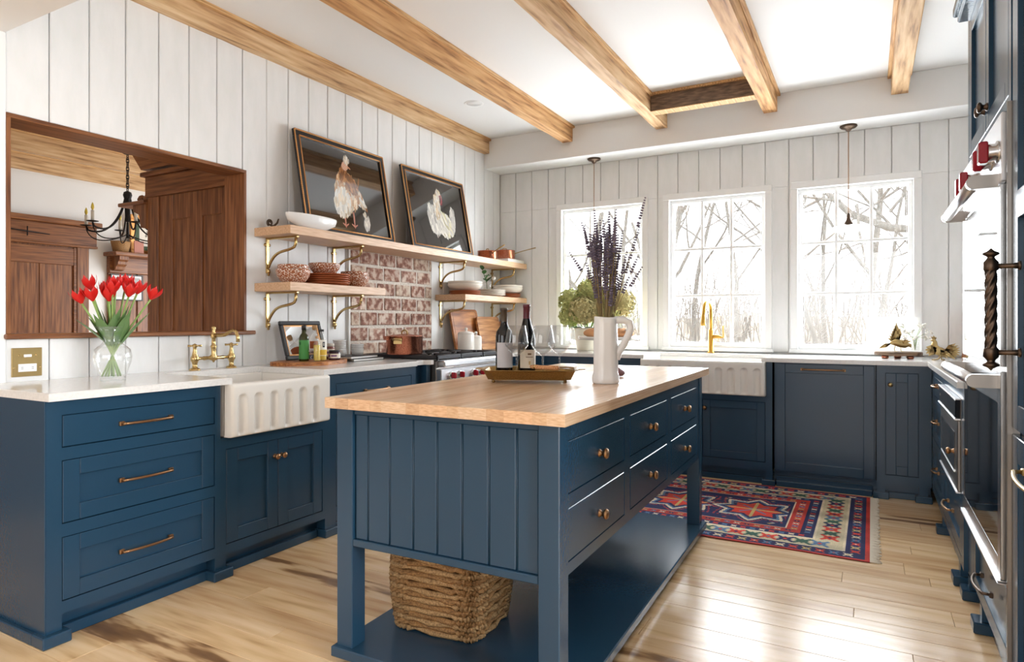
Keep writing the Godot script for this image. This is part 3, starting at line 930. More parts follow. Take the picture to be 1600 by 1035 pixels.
func stove() -> void:
	var t = thing("range", "stainless steel gas range with black grates and red knobs below the brick panel", "range", Vector3(0.655, 0, 2.006), PI / 2)
	var w = 0.914
	part("body", boxes([[Vector3(0.002, 0.1, -0.632), Vector3(w - 0.002, 0.905, -0.005)], [Vector3(0.03, 0.0, -0.6), Vector3(0.08, 0.1, -0.05)], [Vector3(w - 0.08, 0, -0.6), Vector3(w - 0.03, 0.1, -0.05)]], 0.003), M.steel_dark, t)
	part("front_ledge", bx(Vector3(0.03, 0.866, -0.01), Vector3(w, 0.908, 0.05), 0.01), M.steel_bright, t)
	part("control_panel", bx(Vector3(0.012, 0.735, -0.01), Vector3(w, 0.852, 0.034), 0.006), M.steel_bright, t)
	for x in [0.128, 0.232, 0.41, 0.505, 0.68, 0.785]:
		var xf = Transform3D(Basis(Vector3.RIGHT, PI / 2), Vector3(x, 0.805, 0.034))
		var k = part("knob", lt([Vector2(0.026, 0), Vector2(0.028, 0.004), Vector2(0.024, 0.012), Vector2(0.0, 0.013)], 20, xf), M.steel, t)
		part("grip", done(box(S(), Vector3(x - 0.011, 0.784, 0.044), Vector3(x + 0.011, 0.826, 0.078), 0.006)), M.red_knob, k)
	var d = part("oven_door", bx(Vector3(0.02, 0.16, -0.01), Vector3(w - 0.01, 0.715, 0.03), 0.006), M.steel, t)
	part("window", bx(Vector3(0.15, 0.3, 0.029), Vector3(w - 0.15, 0.56, 0.032), 0.002), M.black_glass, d)
	var st = tube(S(), [Vector3(0.06, 0.675, 0.085), Vector3(w - 0.06, 0.675, 0.085)], 0.014, 12)
	for x in [0.09, w - 0.09]:
		box(st, Vector3(x - 0.012, 0.665, 0.03), Vector3(x + 0.012, 0.685, 0.085), 0.002)
	part("handle", done(st), M.steel_bright, d)
	part("cooktop", bx(Vector3(0.01, 0.904, -0.6), Vector3(w - 0.01, 0.912, 0.0), 0.002), M.black, t)
	part("back_guard", bx(Vector3(0.0, 0.9, -0.632), Vector3(w, 0.945, -0.612), 0.003), M.steel, t)
	for g in 3:
		var x0 = 0.012 + g * 0.2985
		var x1 = x0 + 0.291
		var s = S()
		for z in [-0.60, -0.305, -0.012]:
			box(s, Vector3(x0, 0.918, z), Vector3(x1, 0.944, z + 0.014), 0.003)
		box(s, Vector3(x0, 0.918, -0.60), Vector3(x0 + 0.014, 0.944, 0.002), 0.003)
		box(s, Vector3(x1 - 0.014, 0.918, -0.60), Vector3(x1, 0.944, 0.002), 0.003)
		for c in [-0.45, -0.152]:
			var cx = (x0 + x1) / 2
			for a in 6:
				var v = Vector3(cos(a * PI / 3 + 0.5), 0, sin(a * PI / 3 + 0.5))
				var e: float = minf(0.135 / maxf(absf(v.x), 0.01), 0.14 / maxf(absf(v.z), 0.01))
				var xf = Transform3D(Basis(Vector3.UP, atan2(-v.z, v.x)), Vector3(cx, 0, c))
				box(s, Vector3(0.035, 0.926, -0.005), Vector3(e, 0.944, 0.005), 0.002, xf)
		for cz in [-0.59, 0.0]:
			for cx2 in [x0 + 0.01, x1 - 0.01]:
				box(s, Vector3(cx2 - 0.006, 0.911, cz - 0.008), Vector3(cx2 + 0.006, 0.92, cz + 0.004), 0.001)
		part("grate", done(s), M.grate, t)
		for c in [-0.45, -0.152]:
			part("burner", lt([Vector2(0.05, 0.911), Vector2(0.05, 0.918), Vector2(0.036, 0.922), Vector2(0.034, 0.927), Vector2(0, 0.928)], 20, Transform3D(Basis(), Vector3((x0 + x1) / 2, 0, c))), M.iron, t)

func back_run() -> void:
	# left of the sink, into the corner
	var t = thing("corner_cabinet", "blue base cabinet in the corner beside the window sink, mostly behind the island", "cabinet", Vector3(0.62, 0, 0.62))
	cabinet(t, 1.015, 0.1, 0.885, 0.6, [[0.08, 0.70, 0.95, 0.829], [0.08, 0.145, 0.95, 0.655]])
	plinth(t, 1.015, [[0.022, 0.06], [0.945, 0.99]])
	var d = part("drawer", panel(0.08, 0.70, 0.95, 0.829, 0.0), M.blue, t)
	pull(d, 0.5, 0.765, 0.2, M.bronze)
	for i in 2:
		var a = 0.08 + 0.435 * i
		var dd = part("door", panel(a, 0.145, a + 0.435, 0.655, 0.06), M.blue, t)
		knob(dd, 0.49 if i == 0 else 0.54, 0.57, M.bronze, 0.015)
	# the cabinet between the range and the corner
	t = thing("corner_cabinet", "blue base cabinet filling the corner on the far side of the range", "cabinet", Vector3(0.61, 0, 1.085), PI / 2)
	cabinet(t, 0.46, 0.1, 0.885, 0.6, [[0.04, 0.70, 0.4, 0.829], [0.04, 0.145, 0.4, 0.655]])
	plinth(t, 0.46, [[0.0, 0.04]])
	d = part("drawer", panel(0.04, 0.70, 0.4, 0.829, 0.0), M.blue, t)
	pull(d, 0.22, 0.765, 0.12, M.bronze)
	d = part("door", panel(0.04, 0.145, 0.4, 0.655, 0.06), M.blue, t)
	knob(d, 0.07, 0.57, M.bronze, 0.015)
	# window sink cabinet
	t = thing("sink_cabinet", "blue base cabinet with knobbed doors below the wide ten-fluted sink", "cabinet", Vector3(1.635, 0, 0.62))
	cabinet(t, 0.965, 0.1, 0.637, 0.6, [[0.03, 0.16, 0.919, 0.594]])
	plinth(t, 0.965, [[0.919, 0.965]])
	part("side_stile", bx(Vector3(0.925, 0.637, -0.5), Vector3(0.965, 0.885, 0.0), 0.0), M.blue, t)
	d = part("door", panel(0.03, 0.16, 0.476, 0.594, 0.055), M.blue, t)
	knob(d, 0.45, 0.53, M.bronze, 0.015)
	d = part("door", panel(0.473, 0.16, 0.919, 0.594, 0.055), M.blue, t)
	knob(d, 0.495, 0.53, M.bronze, 0.015)
	t = thing("farmhouse_sink", "wide white apron sink with ten arched flutes under the middle window", "sink", Vector3(1.642, 0.637, 0.675))
	sink(t, 0.915, 0.2475, 0.499, 10, 0.055, 0.0897)
	# dishwasher behind a panel
	t = thing("dishwasher", "built-in dishwasher hidden behind a large blue panel with a bronze bar pull", "dishwasher", Vector3(2.605, 0, 0.62))
	part("body", boxes([[Vector3(0.0, 0.0, -0.55), Vector3(0.645, 0.1, -0.06)], [Vector3(0.006, 0.1, -0.58), Vector3(0.64, 0.885, -0.03)]], 0.0), M.blue, t)
	d = part("door", panel(0.013, 0.112, 0.635, 0.878, 0.064, 0.022), M.blue, t)
	pull(d, 0.322, 0.840, 0.262, M.bronze)
	part("toe_board", boxes([[Vector3(0.02, 0.0, -0.05), Vector3(0.62, 0.07, -0.02)], [Vector3(0.02, 0, -0.02), Vector3(0.62, 0.04, -0.0)]], 0.003), M.blue, t)
	# narrow cabinet
	t = thing("narrow_cabinet", "narrow blue cabinet with one tall knobbed door beside the dishwasher", "cabinet", Vector3(3.25, 0, 0.62))
	cabinet(t, 0.31, 0.1, 0.885, 0.6, [[0.049, 0.158, 0.24, 0.836]])
	plinth(t, 0.31, [[0.0, 0.049], [0.24, 0.29]])
	d = part("door", panel(0.049, 0.158, 0.24, 0.836, 0.06), M.blue, t)
	knob(d, 0.079, 0.757, M.brass_dull, 0.015)
	# countertop round the corner
	var ct = part(numbered("countertop"), slab([Vector2(0.001, 1.088), Vector2(0.64, 1.088), Vector2(0.64, 0.65), Vector2(1.665, 0.65), Vector2(1.665, 0.175), Vector2(2.53, 0.175), Vector2(2.53, 0.65), Vector2(3.535, 0.65), Vector2(3.535, 2.2), Vector2(4.199, 2.2), Vector2(4.199, 0.001), Vector2(0.001, 0.001)], 0.885, 0.915), M.quartz, self)
	tag(ct, "white quartz countertop below the windows, turning at both corners", "countertop")

func right_run() -> void:
	var R = -PI / 2
	# three narrow drawers
	var t = thing("drawer_cabinet", "narrow blue stack of three drawers with bronze pulls in the window corner", "cabinet", Vector3(3.56, 0, 0.66), R)
	var op = [[0.08, 0.715, 0.635, 0.835], [0.08, 0.44, 0.635, 0.69], [0.08, 0.15, 0.635, 0.415]]
	cabinet(t, 0.66, 0.1, 0.885, 0.6, op)
	plinth(t, 0.66, [[0.60, 0.637]])
	for o in op:
		var d = part("drawer", panel(o[0], o[1], o[2], o[3], 0.0 if o[1] > 0.7 else 0.05), M.blue, t)
		pull(d, 0.42, (o[1] + o[3]) / 2 + 0.02, 0.13, M.bronze, 0.036)
	# microwave base
	t = thing("microwave_cabinet", "blue base cabinet holding the under-counter microwave above one drawer", "cabinet", Vector3(3.56, 0, 1.32), R)
	cabinet(t, 0.88, 0.1, 0.885, 0.6, [[0.03, 0.41, 0.80, 0.835], [0.03, 0.135, 0.80, 0.395]])
	plinth(t, 0.88, [[0.71, 0.77]])
	var d3 = part("drawer", panel(0.03, 0.135, 0.80, 0.395, 0.06), M.blue, t)
	pull(d3, 0.43, 0.27, 0.2, M.bronze, 0.04)
	t = thing("microwave", "under-counter microwave drawer with dark glass front and silver trim lines", "microwave", Vector3(3.56, 0, 1.32), R)
	part("body", bx(Vector3(0.035, 0.415, -0.0205), Vector3(0.795, 0.83, 0.004), 0.003), M.steel_dark, t)
	part("control_panel", bx(Vector3(0.038, 0.745, 0.0), Vector3(0.792, 0.826, 0.022), 0.004), M.black_glass, t)
	part("door", bx(Vector3(0.038, 0.42, 0.0), Vector3(0.792, 0.735, 0.014), 0.004), M.steel_dark, t)
	part("door_glass", bx(Vector3(0.12, 0.50, 0.013), Vector3(0.70, 0.67, 0.017), 0.002), M.black_glass, t)
	part("trim", boxes([[Vector3(0.036, 0.735, 0.0), Vector3(0.794, 0.744, 0.026)], [Vector3(0.036, 0.826, 0.0), Vector3(0.794, 0.832, 0.024)], [Vector3(0.036, 0.412, 0.0), Vector3(0.794, 0.42, 0.02)], [Vector3(0.11, 0.49, 0.012), Vector3(0.71, 0.496, 0.02)]], 0.002), M.steel_bright, t)
	knob(t, 0.69, 0.582, M.bronze, 0.016, 0.016)
	part("arrow_mark", boxes([[Vector3(0.10, 0.78, 0.0222), Vector3(0.118, 0.783, 0.0226)], [Vector3(0.115, 0.778, 0.0222), Vector3(0.118, 0.792, 0.0226)]], 0.0), M.white_gloss, t)
	# tall oven cabinet
	t = thing("oven_cabinet", "tall blue cabinet with two knobbed doors over the ovens and a deep drawer below", "cabinet", Vector3(3.575, 0, 2.205), R)
	cabinet(t, 0.95, 0.1, 2.47, 0.62, [[0.04, 1.86, 0.91, 2.44], [0.03, 0.37, 0.925, 1.82], [0.16, 0.09, 0.93, 0.35]])
	plinth(t, 0.95, [[0.0, 0.05], [0.33, 0.38]])
	part("crown", boxes([[Vector3(-0.035, 2.47, -0.62), Vector3(0.98, 2.50, 0.035)], [Vector3(-0.05, 2.50, -0.62), Vector3(0.98, 2.54, 0.05)]], 0.006), M.blue, t)
	for i in 2:
		var a = 0.04 + 0.435 * i
		var d = part("door", panel(a, 1.86, a + 0.435, 2.44, 0.06), M.blue, t)
		knob(d, 0.445 if i == 0 else 0.505, 1.945, M.dark_bronze, 0.02)
	var dr = part("drawer", panel(0.16, 0.10, 0.93, 0.35, 0.055), M.blue, t)
	pull(dr, 0.53, 0.235, 0.2, M.dark_bronze, 0.045)
	ovens()
	# panelled fridge
	t = thing("refrigerator", "tall built-in refrigerator with blue panelled doors beside the ovens", "refrigerator", Vector3(3.575, 0, 3.17), R)
	part("body", bx(Vector3(0.0, 0.02, -0.62), Vector3(0.92, 2.47, -0.022), 0.0), M.steel, t)
	part("gap_shade_strip", bx(Vector3(-0.008, 0.1, -0.02), Vector3(0.0, 1.83, 0.012), 0.001), M.steel_dark, t)  # dark strip standing in for the shaded gap between ovens and door
	var ud = part("door", panel(0.004, 0.855, 0.92, 2.47, 0.075, 0.022), M.blue, t)
	part("door_rail", bx(Vector3(0.078, 1.47, -0.012), Vector3(0.845, 1.55, 0.0), 0.0015), M.blue, ud)
	var ld = part("drawer", panel(0.004, 0.1, 0.92, 0.842, 0.075, 0.022), M.blue, t)
	pull(ld, 0.36, 0.765, 0.32, M.brass_dull, 0.045)
	part("kick", bx(Vector3(0.0, 0.0, -0.6), Vector3(0.92, 0.1, -0.05), 0.0), M.blue, t)
	# rope-twist handle
	var hx = 0.125
	var hz = 0.068
	var st = S()
	st.set_smooth_group(0)
	var rings = []
	for i in 61:
		var y = 1.085 + 0.245 * i / 60
		var ring = []
		for k in 24:
			var a = TAU * k / 24
			var r = 0.0135 + 0.0028 * cos(5.0 * (a + y * 36.0))
			ring.append(Vector3(hx + r * cos(a), y, hz + r * sin(a)))
		rings.append(ring)
	for i in 60:
		for k in 24:
			var n = (k + 1) % 24
			quad(st, rings[i][k], rings[i + 1][k], rings[i + 1][n], rings[i][n])
	for e in [[1.085, -1.0], [1.33, 1.0]]:
		var xf = Transform3D(Basis.from_scale(Vector3(1, e[1], 1)), Vector3(hx, e[0], hz))
		lathe(st, [Vector2(0.017, -0.012), Vector2(0.019, -0.008), Vector2(0.019, 0.012), Vector2(0.012, 0.02), Vector2(0.009, 0.026), Vector2(0.012, 0.029), Vector2(0.021, 0.034), Vector2(0.020, 0.039), Vector2(0.009, 0.044), Vector2(0.003, 0.05), Vector2(0, 0.053)], 20, xf)
		tube(st, [Vector3(hx, e[0], hz - 0.012), Vector3(hx, e[0], 0.018), Vector3(hx, e[0], 0.0)], [0.008, 0.007, 0.011], 12)
		lathe(st, [Vector2(0.0, 0.0), Vector2(0.013, 0.0), Vector2(0.012, 0.005), Vector2(0.008, 0.008)], 16, Transform3D(Basis(Vector3.RIGHT, PI / 2), Vector3(hx, e[0], 0.0)))
	part("rope_handle", done(st), M.dark_bronze, ud).set_meta("label", "twisted dark bronze bar handle")

func ovens() -> void:
	var t = thing("double_oven", "stainless double wall oven with red knobs and two thick bar handles", "oven", Vector3(3.575, 0, 2.205), -PI / 2)
	var a = 0.032
	var b = 0.923
	part("body", bx(Vector3(a, 0.372, -0.0205), Vector3(b, 1.815, 0.004), 0.0), M.steel_dark, t)
	part("control_panel", bx(Vector3(a, 1.60, 0.004), Vector3(b, 1.812, 0.02), 0.003), M.steel_bright, t)
	for i in 4:
		var x: float = [0.27, 0.40, 0.745, 0.87][i]
		var xf = Transform3D(Basis(Vector3.RIGHT, PI / 2), Vector3(x, 1.701, 0.02))
		var k = part("knob", lt([Vector2(0.034, 0.0), Vector2(0.034, 0.005), Vector2(0.026, 0.008), Vector2(0.027, 0.026), Vector2(0.022, 0.028), Vector2(0.0, 0.028)], 24, xf), M.steel, t)
		part("grip", bx(Vector3(x - 0.02, 1.667, 0.047), Vector3(x + 0.02, 1.735, 0.072), 0.004), M.red_knob, k)
	for i in 2:
		var y0: float = [1.035, 0.385][i]
		var y1: float = [1.592, 1.02][i]
		var d = part("oven_door", boxes([[Vector3(a, y0, 0.004), Vector3(a + 0.05, y1, 0.022)], [Vector3(b - 0.05, y0, 0.004), Vector3(b, y1, 0.022)], [Vector3(a + 0.05, y1 - 0.1, 0.004), Vector3(b - 0.05, y1, 0.022)], [Vector3(a + 0.05, y0, 0.004), Vector3(b - 0.05, y0 + 0.06, 0.022)]], 0.0015), M.steel, t)
		part("window", bx(Vector3(a + 0.049, y0 + 0.059, 0.006), Vector3(b - 0.049, y1 - 0.099, 0.0212), 0.0), M.black_glass, d)
		var hy: float = [1.612, 0.985][i] - (0.0 if i == 0 else 0.0)
		part("handle", tb([Vector3(0.09, hy, 0.082), Vector3(0.86, hy, 0.082)], 0.019, 16), M.steel_bright, d)
		for x in [0.09, 0.86]:
			var st = S()
			var poly = PackedVector2Array()
			for k in 9:
				var an = PI / 2 - PI * k / 8
				poly.append(Vector2(0.082 + 0.021 * cos(an), hy + 0.021 * sin(an)))
			poly.append(Vector2(0.02, hy - 0.021))
			poly.append(Vector2(0.02, hy + 0.021))
			prism(st, poly, x - 0.013, x + 0.013, Transform3D(Basis(Vector3(0, 0, 1), Vector3(0, 1, 0), Vector3(-1, 0, 0)), Vector3(0, 0, 0)) * Transform3D(Basis.from_scale(Vector3(1, 1, -1)), Vector3.ZERO))
			part("handle_bracket", done(st), M.steel_dark, d)
	part("vent_trim", boxes([[Vector3(a, 0.372, 0.004), Vector3(b, 0.376, 0.03)], [Vector3(a, 0.379, 0.004), Vector3(b, 0.383, 0.03)]], 0.001), M.steel_bright, t)

# ---------------------------------------------------------------- island
func island() -> void:
	# local origin at the front right corner of the top, x to the right, z to the viewer
	var t = thing("kitchen_island", "blue kitchen island with a maple butcher-block top, six drawers and an open shelf", "island", Vector3(2.465, 0, 3.93), 0.0195)
	# top of glued staves running lengthwise
	var top = part("top", bx(Vector3(-0.88, 0.8785, -2.034), Vector3(-0.006, 0.88, -0.006), 0.0), M.maple[0], t)
	var x = -0.886
	var k = 0
	while x < -0.001:
		var w: float = minf([0.046, 0.052, 0.040, 0.058][(k * 3) % 4], -x)
		if -x - w < 0.02:
			w = -x
		var z = -2.04
		var j = 0
		part("stave", bx(Vector3(x, 0.879, -2.04), Vector3(x + w, 0.915, 0), 0.0004), M.maple[(k * 7 + k / 3) % 4], top)
		x += w
		k += 1
	# legs
	for lx in [[-0.86, -0.792], [-0.098, -0.03]]:
		for lz in [[-0.098, -0.03], [-2.0, -1.932]]:
			part("leg", bx(Vector3(lx[0], 0.064, lz[0]), Vector3(lx[1], 0.879, lz[1]), 0.003), M.blue, t)
	# beaded end panels
	for e in [[-0.045, 1.0], [-1.985, -1.0]]:
		var z0: float = e[0]
		var s: float = e[1]
		var ep = part("end_panel", boxes([[Vector3(-0.792, 0.415, z0 - 0.012), Vector3(-0.098, 0.879, z0 - 0.006 * s)], [Vector3(-0.792, 0.857, z0 - 0.012), Vector3(-0.098, 0.879, z0 + 0.006)], [Vector3(-0.792, 0.412, z0 - 0.02), Vector3(-0.098, 0.436, z0 + 0.012)]], 0.002), M.blue, t)
		var edges = [-0.791, -0.735, -0.644, -0.549, -0.456, -0.363, -0.268, -0.173, -0.099]
		for i in 8:
			part("board", bx(Vector3(edges[i] + 0.0035, 0.4365, z0 - 0.008), Vector3(edges[i + 1] - 0.0035, 0.857, z0 + 0.002 * s), 0.0025), M.blue, ep)
			if i > 0:
				part("bead", tb([Vector3(edges[i], 0.437, z0 - 0.002), Vector3(edges[i], 0.856, z0 - 0.002)], 0.0028, 6), M.blue, ep)
	# drawer side, face at x = -0.03
	var face = Node3D.new()
	face.name = "drawer_face"
	t.add_child(face)
	face.position = Vector3(-0.034, 0, -0.098)
	face.rotation.y = PI / 2
	# local x runs away from the viewer, 0 .. 1.834
	var op = []
	var cols = [[-0.012, 0.538], [0.604, 1.158], [1.228, 1.779]]
	for c in cols:
		op.append([maxf(c[0], 0.002), 0.664, c[1], 0.823])
		op.append([maxf(c[0], 0.002), 0.464, c[1], 0.625])
	cabinet(face, 1.834, 0.428, 0.879, 0.72, op)
	for o in op:
		var d = part("drawer", panel(o[0], o[1], o[2], o[3], 0.0), M.blue, face)
		knob(d, (o[0] + o[2]) / 2, (o[1] + o[3]) / 2 - 0.004, M.bronze, 0.018)
	# open shelf and castors
	part("shelf", bx(Vector3(-0.872, 0.03, -2.02), Vector3(-0.008, 0.066, -0.012), 0.004), M.blue, t)
	for cx in [-0.83, -0.06]:
		for cz in [-0.09, -1.93]:
			part("castor", lt([Vector2(0, -0.012), Vector2(0.012, -0.012), Vector2(0.015, -0.008), Vector2(0.015, 0.008), Vector2(0.012, 0.012), Vector2(0, 0.012)], 16, Transform3D(Basis(Vector3.FORWARD, PI / 2), Vector3(cx, 0.0155, cz))), M.dark_bronze, t)
	# wicker basket on the shelf
	var w0 = t.transform * Vector3(-0.612, 0.066, -0.376)
	var b = thing("wicker_basket", "rectangular woven wicker basket standing on the shelf of the island", "basket", w0, 0.0195 + 0.05)
	var rows = 19
	var hgt = 0.35
	for i in rows:
		var y = 0.012 + (hgt - 0.02) * i / (rows - 1)
		var ex = 0.166 + 0.012 * sin(PI * i / (rows - 1.0)) + 0.006 * i / rows
		var ez = 0.140 + 0.012 * sin(PI * i / (rows - 1.0)) + 0.006 * i / rows
		var pts = []
		var n = 88
		for q in n + 1:
			var a = TAU * q / n
			# rounded rectangle
			var ca = cos(a)
			var sa = sin(a)
			var pw = 0.28
			var px = ex * signf(ca) * pow(absf(ca), pw)
			var pz = ez * signf(sa) * pow(absf(sa), pw)
			var wob = 0.0065 * (1.0 if (q + i) % 2 == 0 else -1.0) + rng.randf_range(-0.0015, 0.0015)
			var l = Vector2(px, pz).length()
			pts.append(Vector3(px * (1 + wob / l), y + rng.randf_range(-0.0042, 0.0042), pz * (1 + wob / l)))
		pts[n] = pts[0]
		part("woven_row", tb(pts, 0.0108, 6, false), M.wicker[i % 2], b)
	part("base", bx(Vector3(-0.155, 0.0, -0.13), Vector3(0.155, 0.01, 0.13), 0.003), M.wicker[0], b)
	part("lining", boxes([[Vector3(-0.152, 0.01, -0.126), Vector3(-0.148, 0.33, 0.126)], [Vector3(0.148, 0.01, -0.126), Vector3(0.152, 0.33, 0.126)], [Vector3(-0.152, 0.01, -0.126), Vector3(0.152, 0.33, -0.122)], [Vector3(-0.152, 0.01, 0.122), Vector3(0.152, 0.33, 0.126)]], 0.0), M.wicker[0], b)

func rug() -> void:
	var w = 1024
	var h = 640
	var im = Image.create(w, h, false, Image.FORMAT_RGB8)
	var navy = c8(36, 44, 90)
	var red = c8(216, 66, 50)
	var brick = c8(198, 58, 48)
	var ivory = c8(232, 216, 186)
	var sky = c8(92, 128, 164)
	var green = c8(58, 98, 84)
	var sand = c8(206, 178, 112)
	im.fill(brick)
	# nested borders
	var bands = [[10, navy], [52, ivory], [58, c8(214, 200, 166)], [122, ivory], [128, navy], [160, brick], [196, ivory], [200, navy]]
	for b in bands:
		im.fill_rect(Rect2i(b[0], b[0] * 0.9, w - 2 * b[0], h - 2 * b[0] * 0.9), b[1])
	# angular motifs in the border bands
	var ring = func(off: float, step: float, size: float, cols: Array) -> void:
		var per = [[Vector2(off, off * 0.9), Vector2(w - off, off * 0.9)], [Vector2(w - off, off * 0.9), Vector2(w - off, h - off * 0.9)], [Vector2(w - off, h - off * 0.9), Vector2(off, h - off * 0.9)], [Vector2(off, h - off * 0.9), Vector2(off, off * 0.9)]]
		var k = 0
		for s in per:
			var a: Vector2 = s[0]
			var e: Vector2 = s[1]
			var n = int(a.distance_to(e) / step)
			var dir = (e - a).normalized()
			var nor = Vector2(-dir.y, dir.x)
			for i in n:
				var c = a + dir * (i + 0.5) * step
				var col: Color = cols[k % cols.size()]
				k += 1
				for u in range(-int(size), int(size) + 1):
					for v in range(-int(size), int(size) + 1):
						var q = absf(u) / size + absf(v) / size
						var hook = absf(absf(u) - absf(v)) < size * 0.22
						if q < 0.62 or (hook and q < 1.5):
							var p = c + dir * u + nor * v
							var px = int(p.x)
							var py = int(p.y)
							if px >= 0 and py >= 0 and px < w and py < h:
								im.set_pixel(px, py, col if q > 0.24 else cols[(k + 2) % cols.size()])
	ring.call(31.0, 30.0, 14.0, [red, ivory, sky, red, sand])
	ring.call(90.0, 40.0, 28.0, [green, red, sky, green, navy, red])
	ring.call(144.0, 24.0, 10.0, [red, ivory, sky])
	ring.call(178.0, 26.0, 11.0, [sand, navy, ivory, sky])
	# eight-pointed stars along the navy field
	for s in 3:
		var c = Vector2(300 + 212 * s, h / 2.0)
		for py in range(int(c.y) - 150, int(c.y) + 150):
			for px in range(int(c.x) - 150, int(c.x) + 150):
				var d = Vector2(floorf((px - c.x) / 3.0) * 3.0, floorf((py - c.y) / 3.0) * 3.0)
				var ax = absf(d.x)
				var ay = absf(d.y)
				var star = minf(maxf(ax, ay) + minf(ax, ay) * 0.9, (maxf(ax, ay) * 1.55))
				star = minf(maxf(ax * 1.0, ay * 1.0) + 0.0, 999.0)
				var an = fmod(atan2(d.y, d.x) + TAU, PI / 4.0) / (PI / 4.0)
				var rad = d.length() / 1.16 * (1.0 + 0.62 * (1.0 - absf(an * 2.0 - 1.0)) * 0.75)
				var col = Color.BLACK
				if rad < 70:
					col = red
					if absf(d.x) < 4 or absf(d.y) < 4:
						col = sand
					elif absf(ax - ay) < 5 and rad < 46:
						col = sky
				elif rad < 84:
					col = navy
				elif rad < 94:
					col = sky
				elif rad < 106:
					col = ivory
				elif rad < 116:
					col = navy
				elif rad < 124 and (int(d.x / 6) + int(d.y / 6)) % 2 == 0:
					col = red
				if col != Color.BLACK and px > 206 and px < w - 206 and py > 184 and py < h - 184:
					im.set_pixel(px, py, col)
	var r2 = RandomNumberGenerator.new()
	r2.seed = 5
	for i in 60:
		var c = Vector2(r2.randf_range(215, w - 215), r2.randf_range(192, h - 192))
		var base = im.get_pixelv(Vector2i(c))
		if base.is_equal_approx(navy):
			var col: Color = [red, ivory, sky, sand][i % 4]
			for u in range(-7, 8):
				for v in range(-6, 7):
					if absf(u) + absf(v) < 8 and (u + v) % 3 != 0:
						im.set_pixel(int(c.x) + u, int(c.y) + v, col)
	# worn, abrashed wool
	for py in h:
		var ab = 0.94 + 0.1 * sin(py * 0.05) * sin(py * 0.013 + 1.0)
		for px in w:
			var n = 0.86 + 0.24 * r2.randf()
			var c = im.get_pixel(px, py)
			im.set_pixel(px, py, Color(minf(c.r * ab * n, 1), minf(c.g * ab * n, 1), minf(c.b * ab * n, 1)))
	var m = mat(Color.WHITE, 0.95)
	m.albedo_texture = ImageTexture.create_from_image(im)
	m.heightmap_enabled = true
	m.heightmap_texture = M.fine
	m.heightmap_scale = 0.1
	var t = thing("rug", "oriental wool rug in red and navy with eight-pointed stars and pale fringe", "rug", Vector3(2.13, 0, 1.317), -0.004)
	var st = S()
	st.set_smooth_group(0)
	var nx = 56
	var nz = 30
	var hx = 1.08
	var hz = 0.658
	var yy = func(x: float, z: float) -> float: return 0.006 + 0.0025 * sin(x * 7.0 + z * 3.0) * sin(z * 5.0)
	for i in nx:
		for j in nz:
			var q = []
			for e in [[0, 0], [0, 1], [1, 1], [1, 0]]:
				var u = float(i + e[0]) / nx
				var v = float(j + e[1]) / nz
				var edge = 0.006 * sin(u * 21.0) if v > 0.99 else 0.0
				q.append([Vector3(-hx + 2 * hx * u, yy.call(u * 2.16, v * 1.36), -hz + 2 * hz * v + edge), Vector2(u, v)])
			for o in [0, 2, 1, 0, 3, 2]:
				st.set_uv(q[o][1])
				st.add_vertex(q[o][0])
	part("pile", done(st), m, t)
	part("backing", bx(Vector3(-hx, 0.0, -hz + 0.002), Vector3(hx, 0.003, hz - 0.004), 0.0), mat(c8(150, 50, 46), 0.95), t)
	var fr = S()
	for i in 230:
		var z = -hz + 2 * hz * (i + 0.5) / 230
		for s in [-1.0, 1.0]:
			tube(fr, [Vector3(s * hx, 0.004, z), Vector3(s * (hx + 0.025), 0.004, z + rng.randf_range(-0.006, 0.006)), Vector3(s * (hx + rng.randf_range(0.036, 0.052)), 0.0025, z + rng.randf_range(-0.012, 0.012))], 0.0022, 4, false)
	var fp = part("fringe", done(fr), mat(c8(226, 216, 198), 0.95), t)
	fp.set_meta("kind", "stuff")

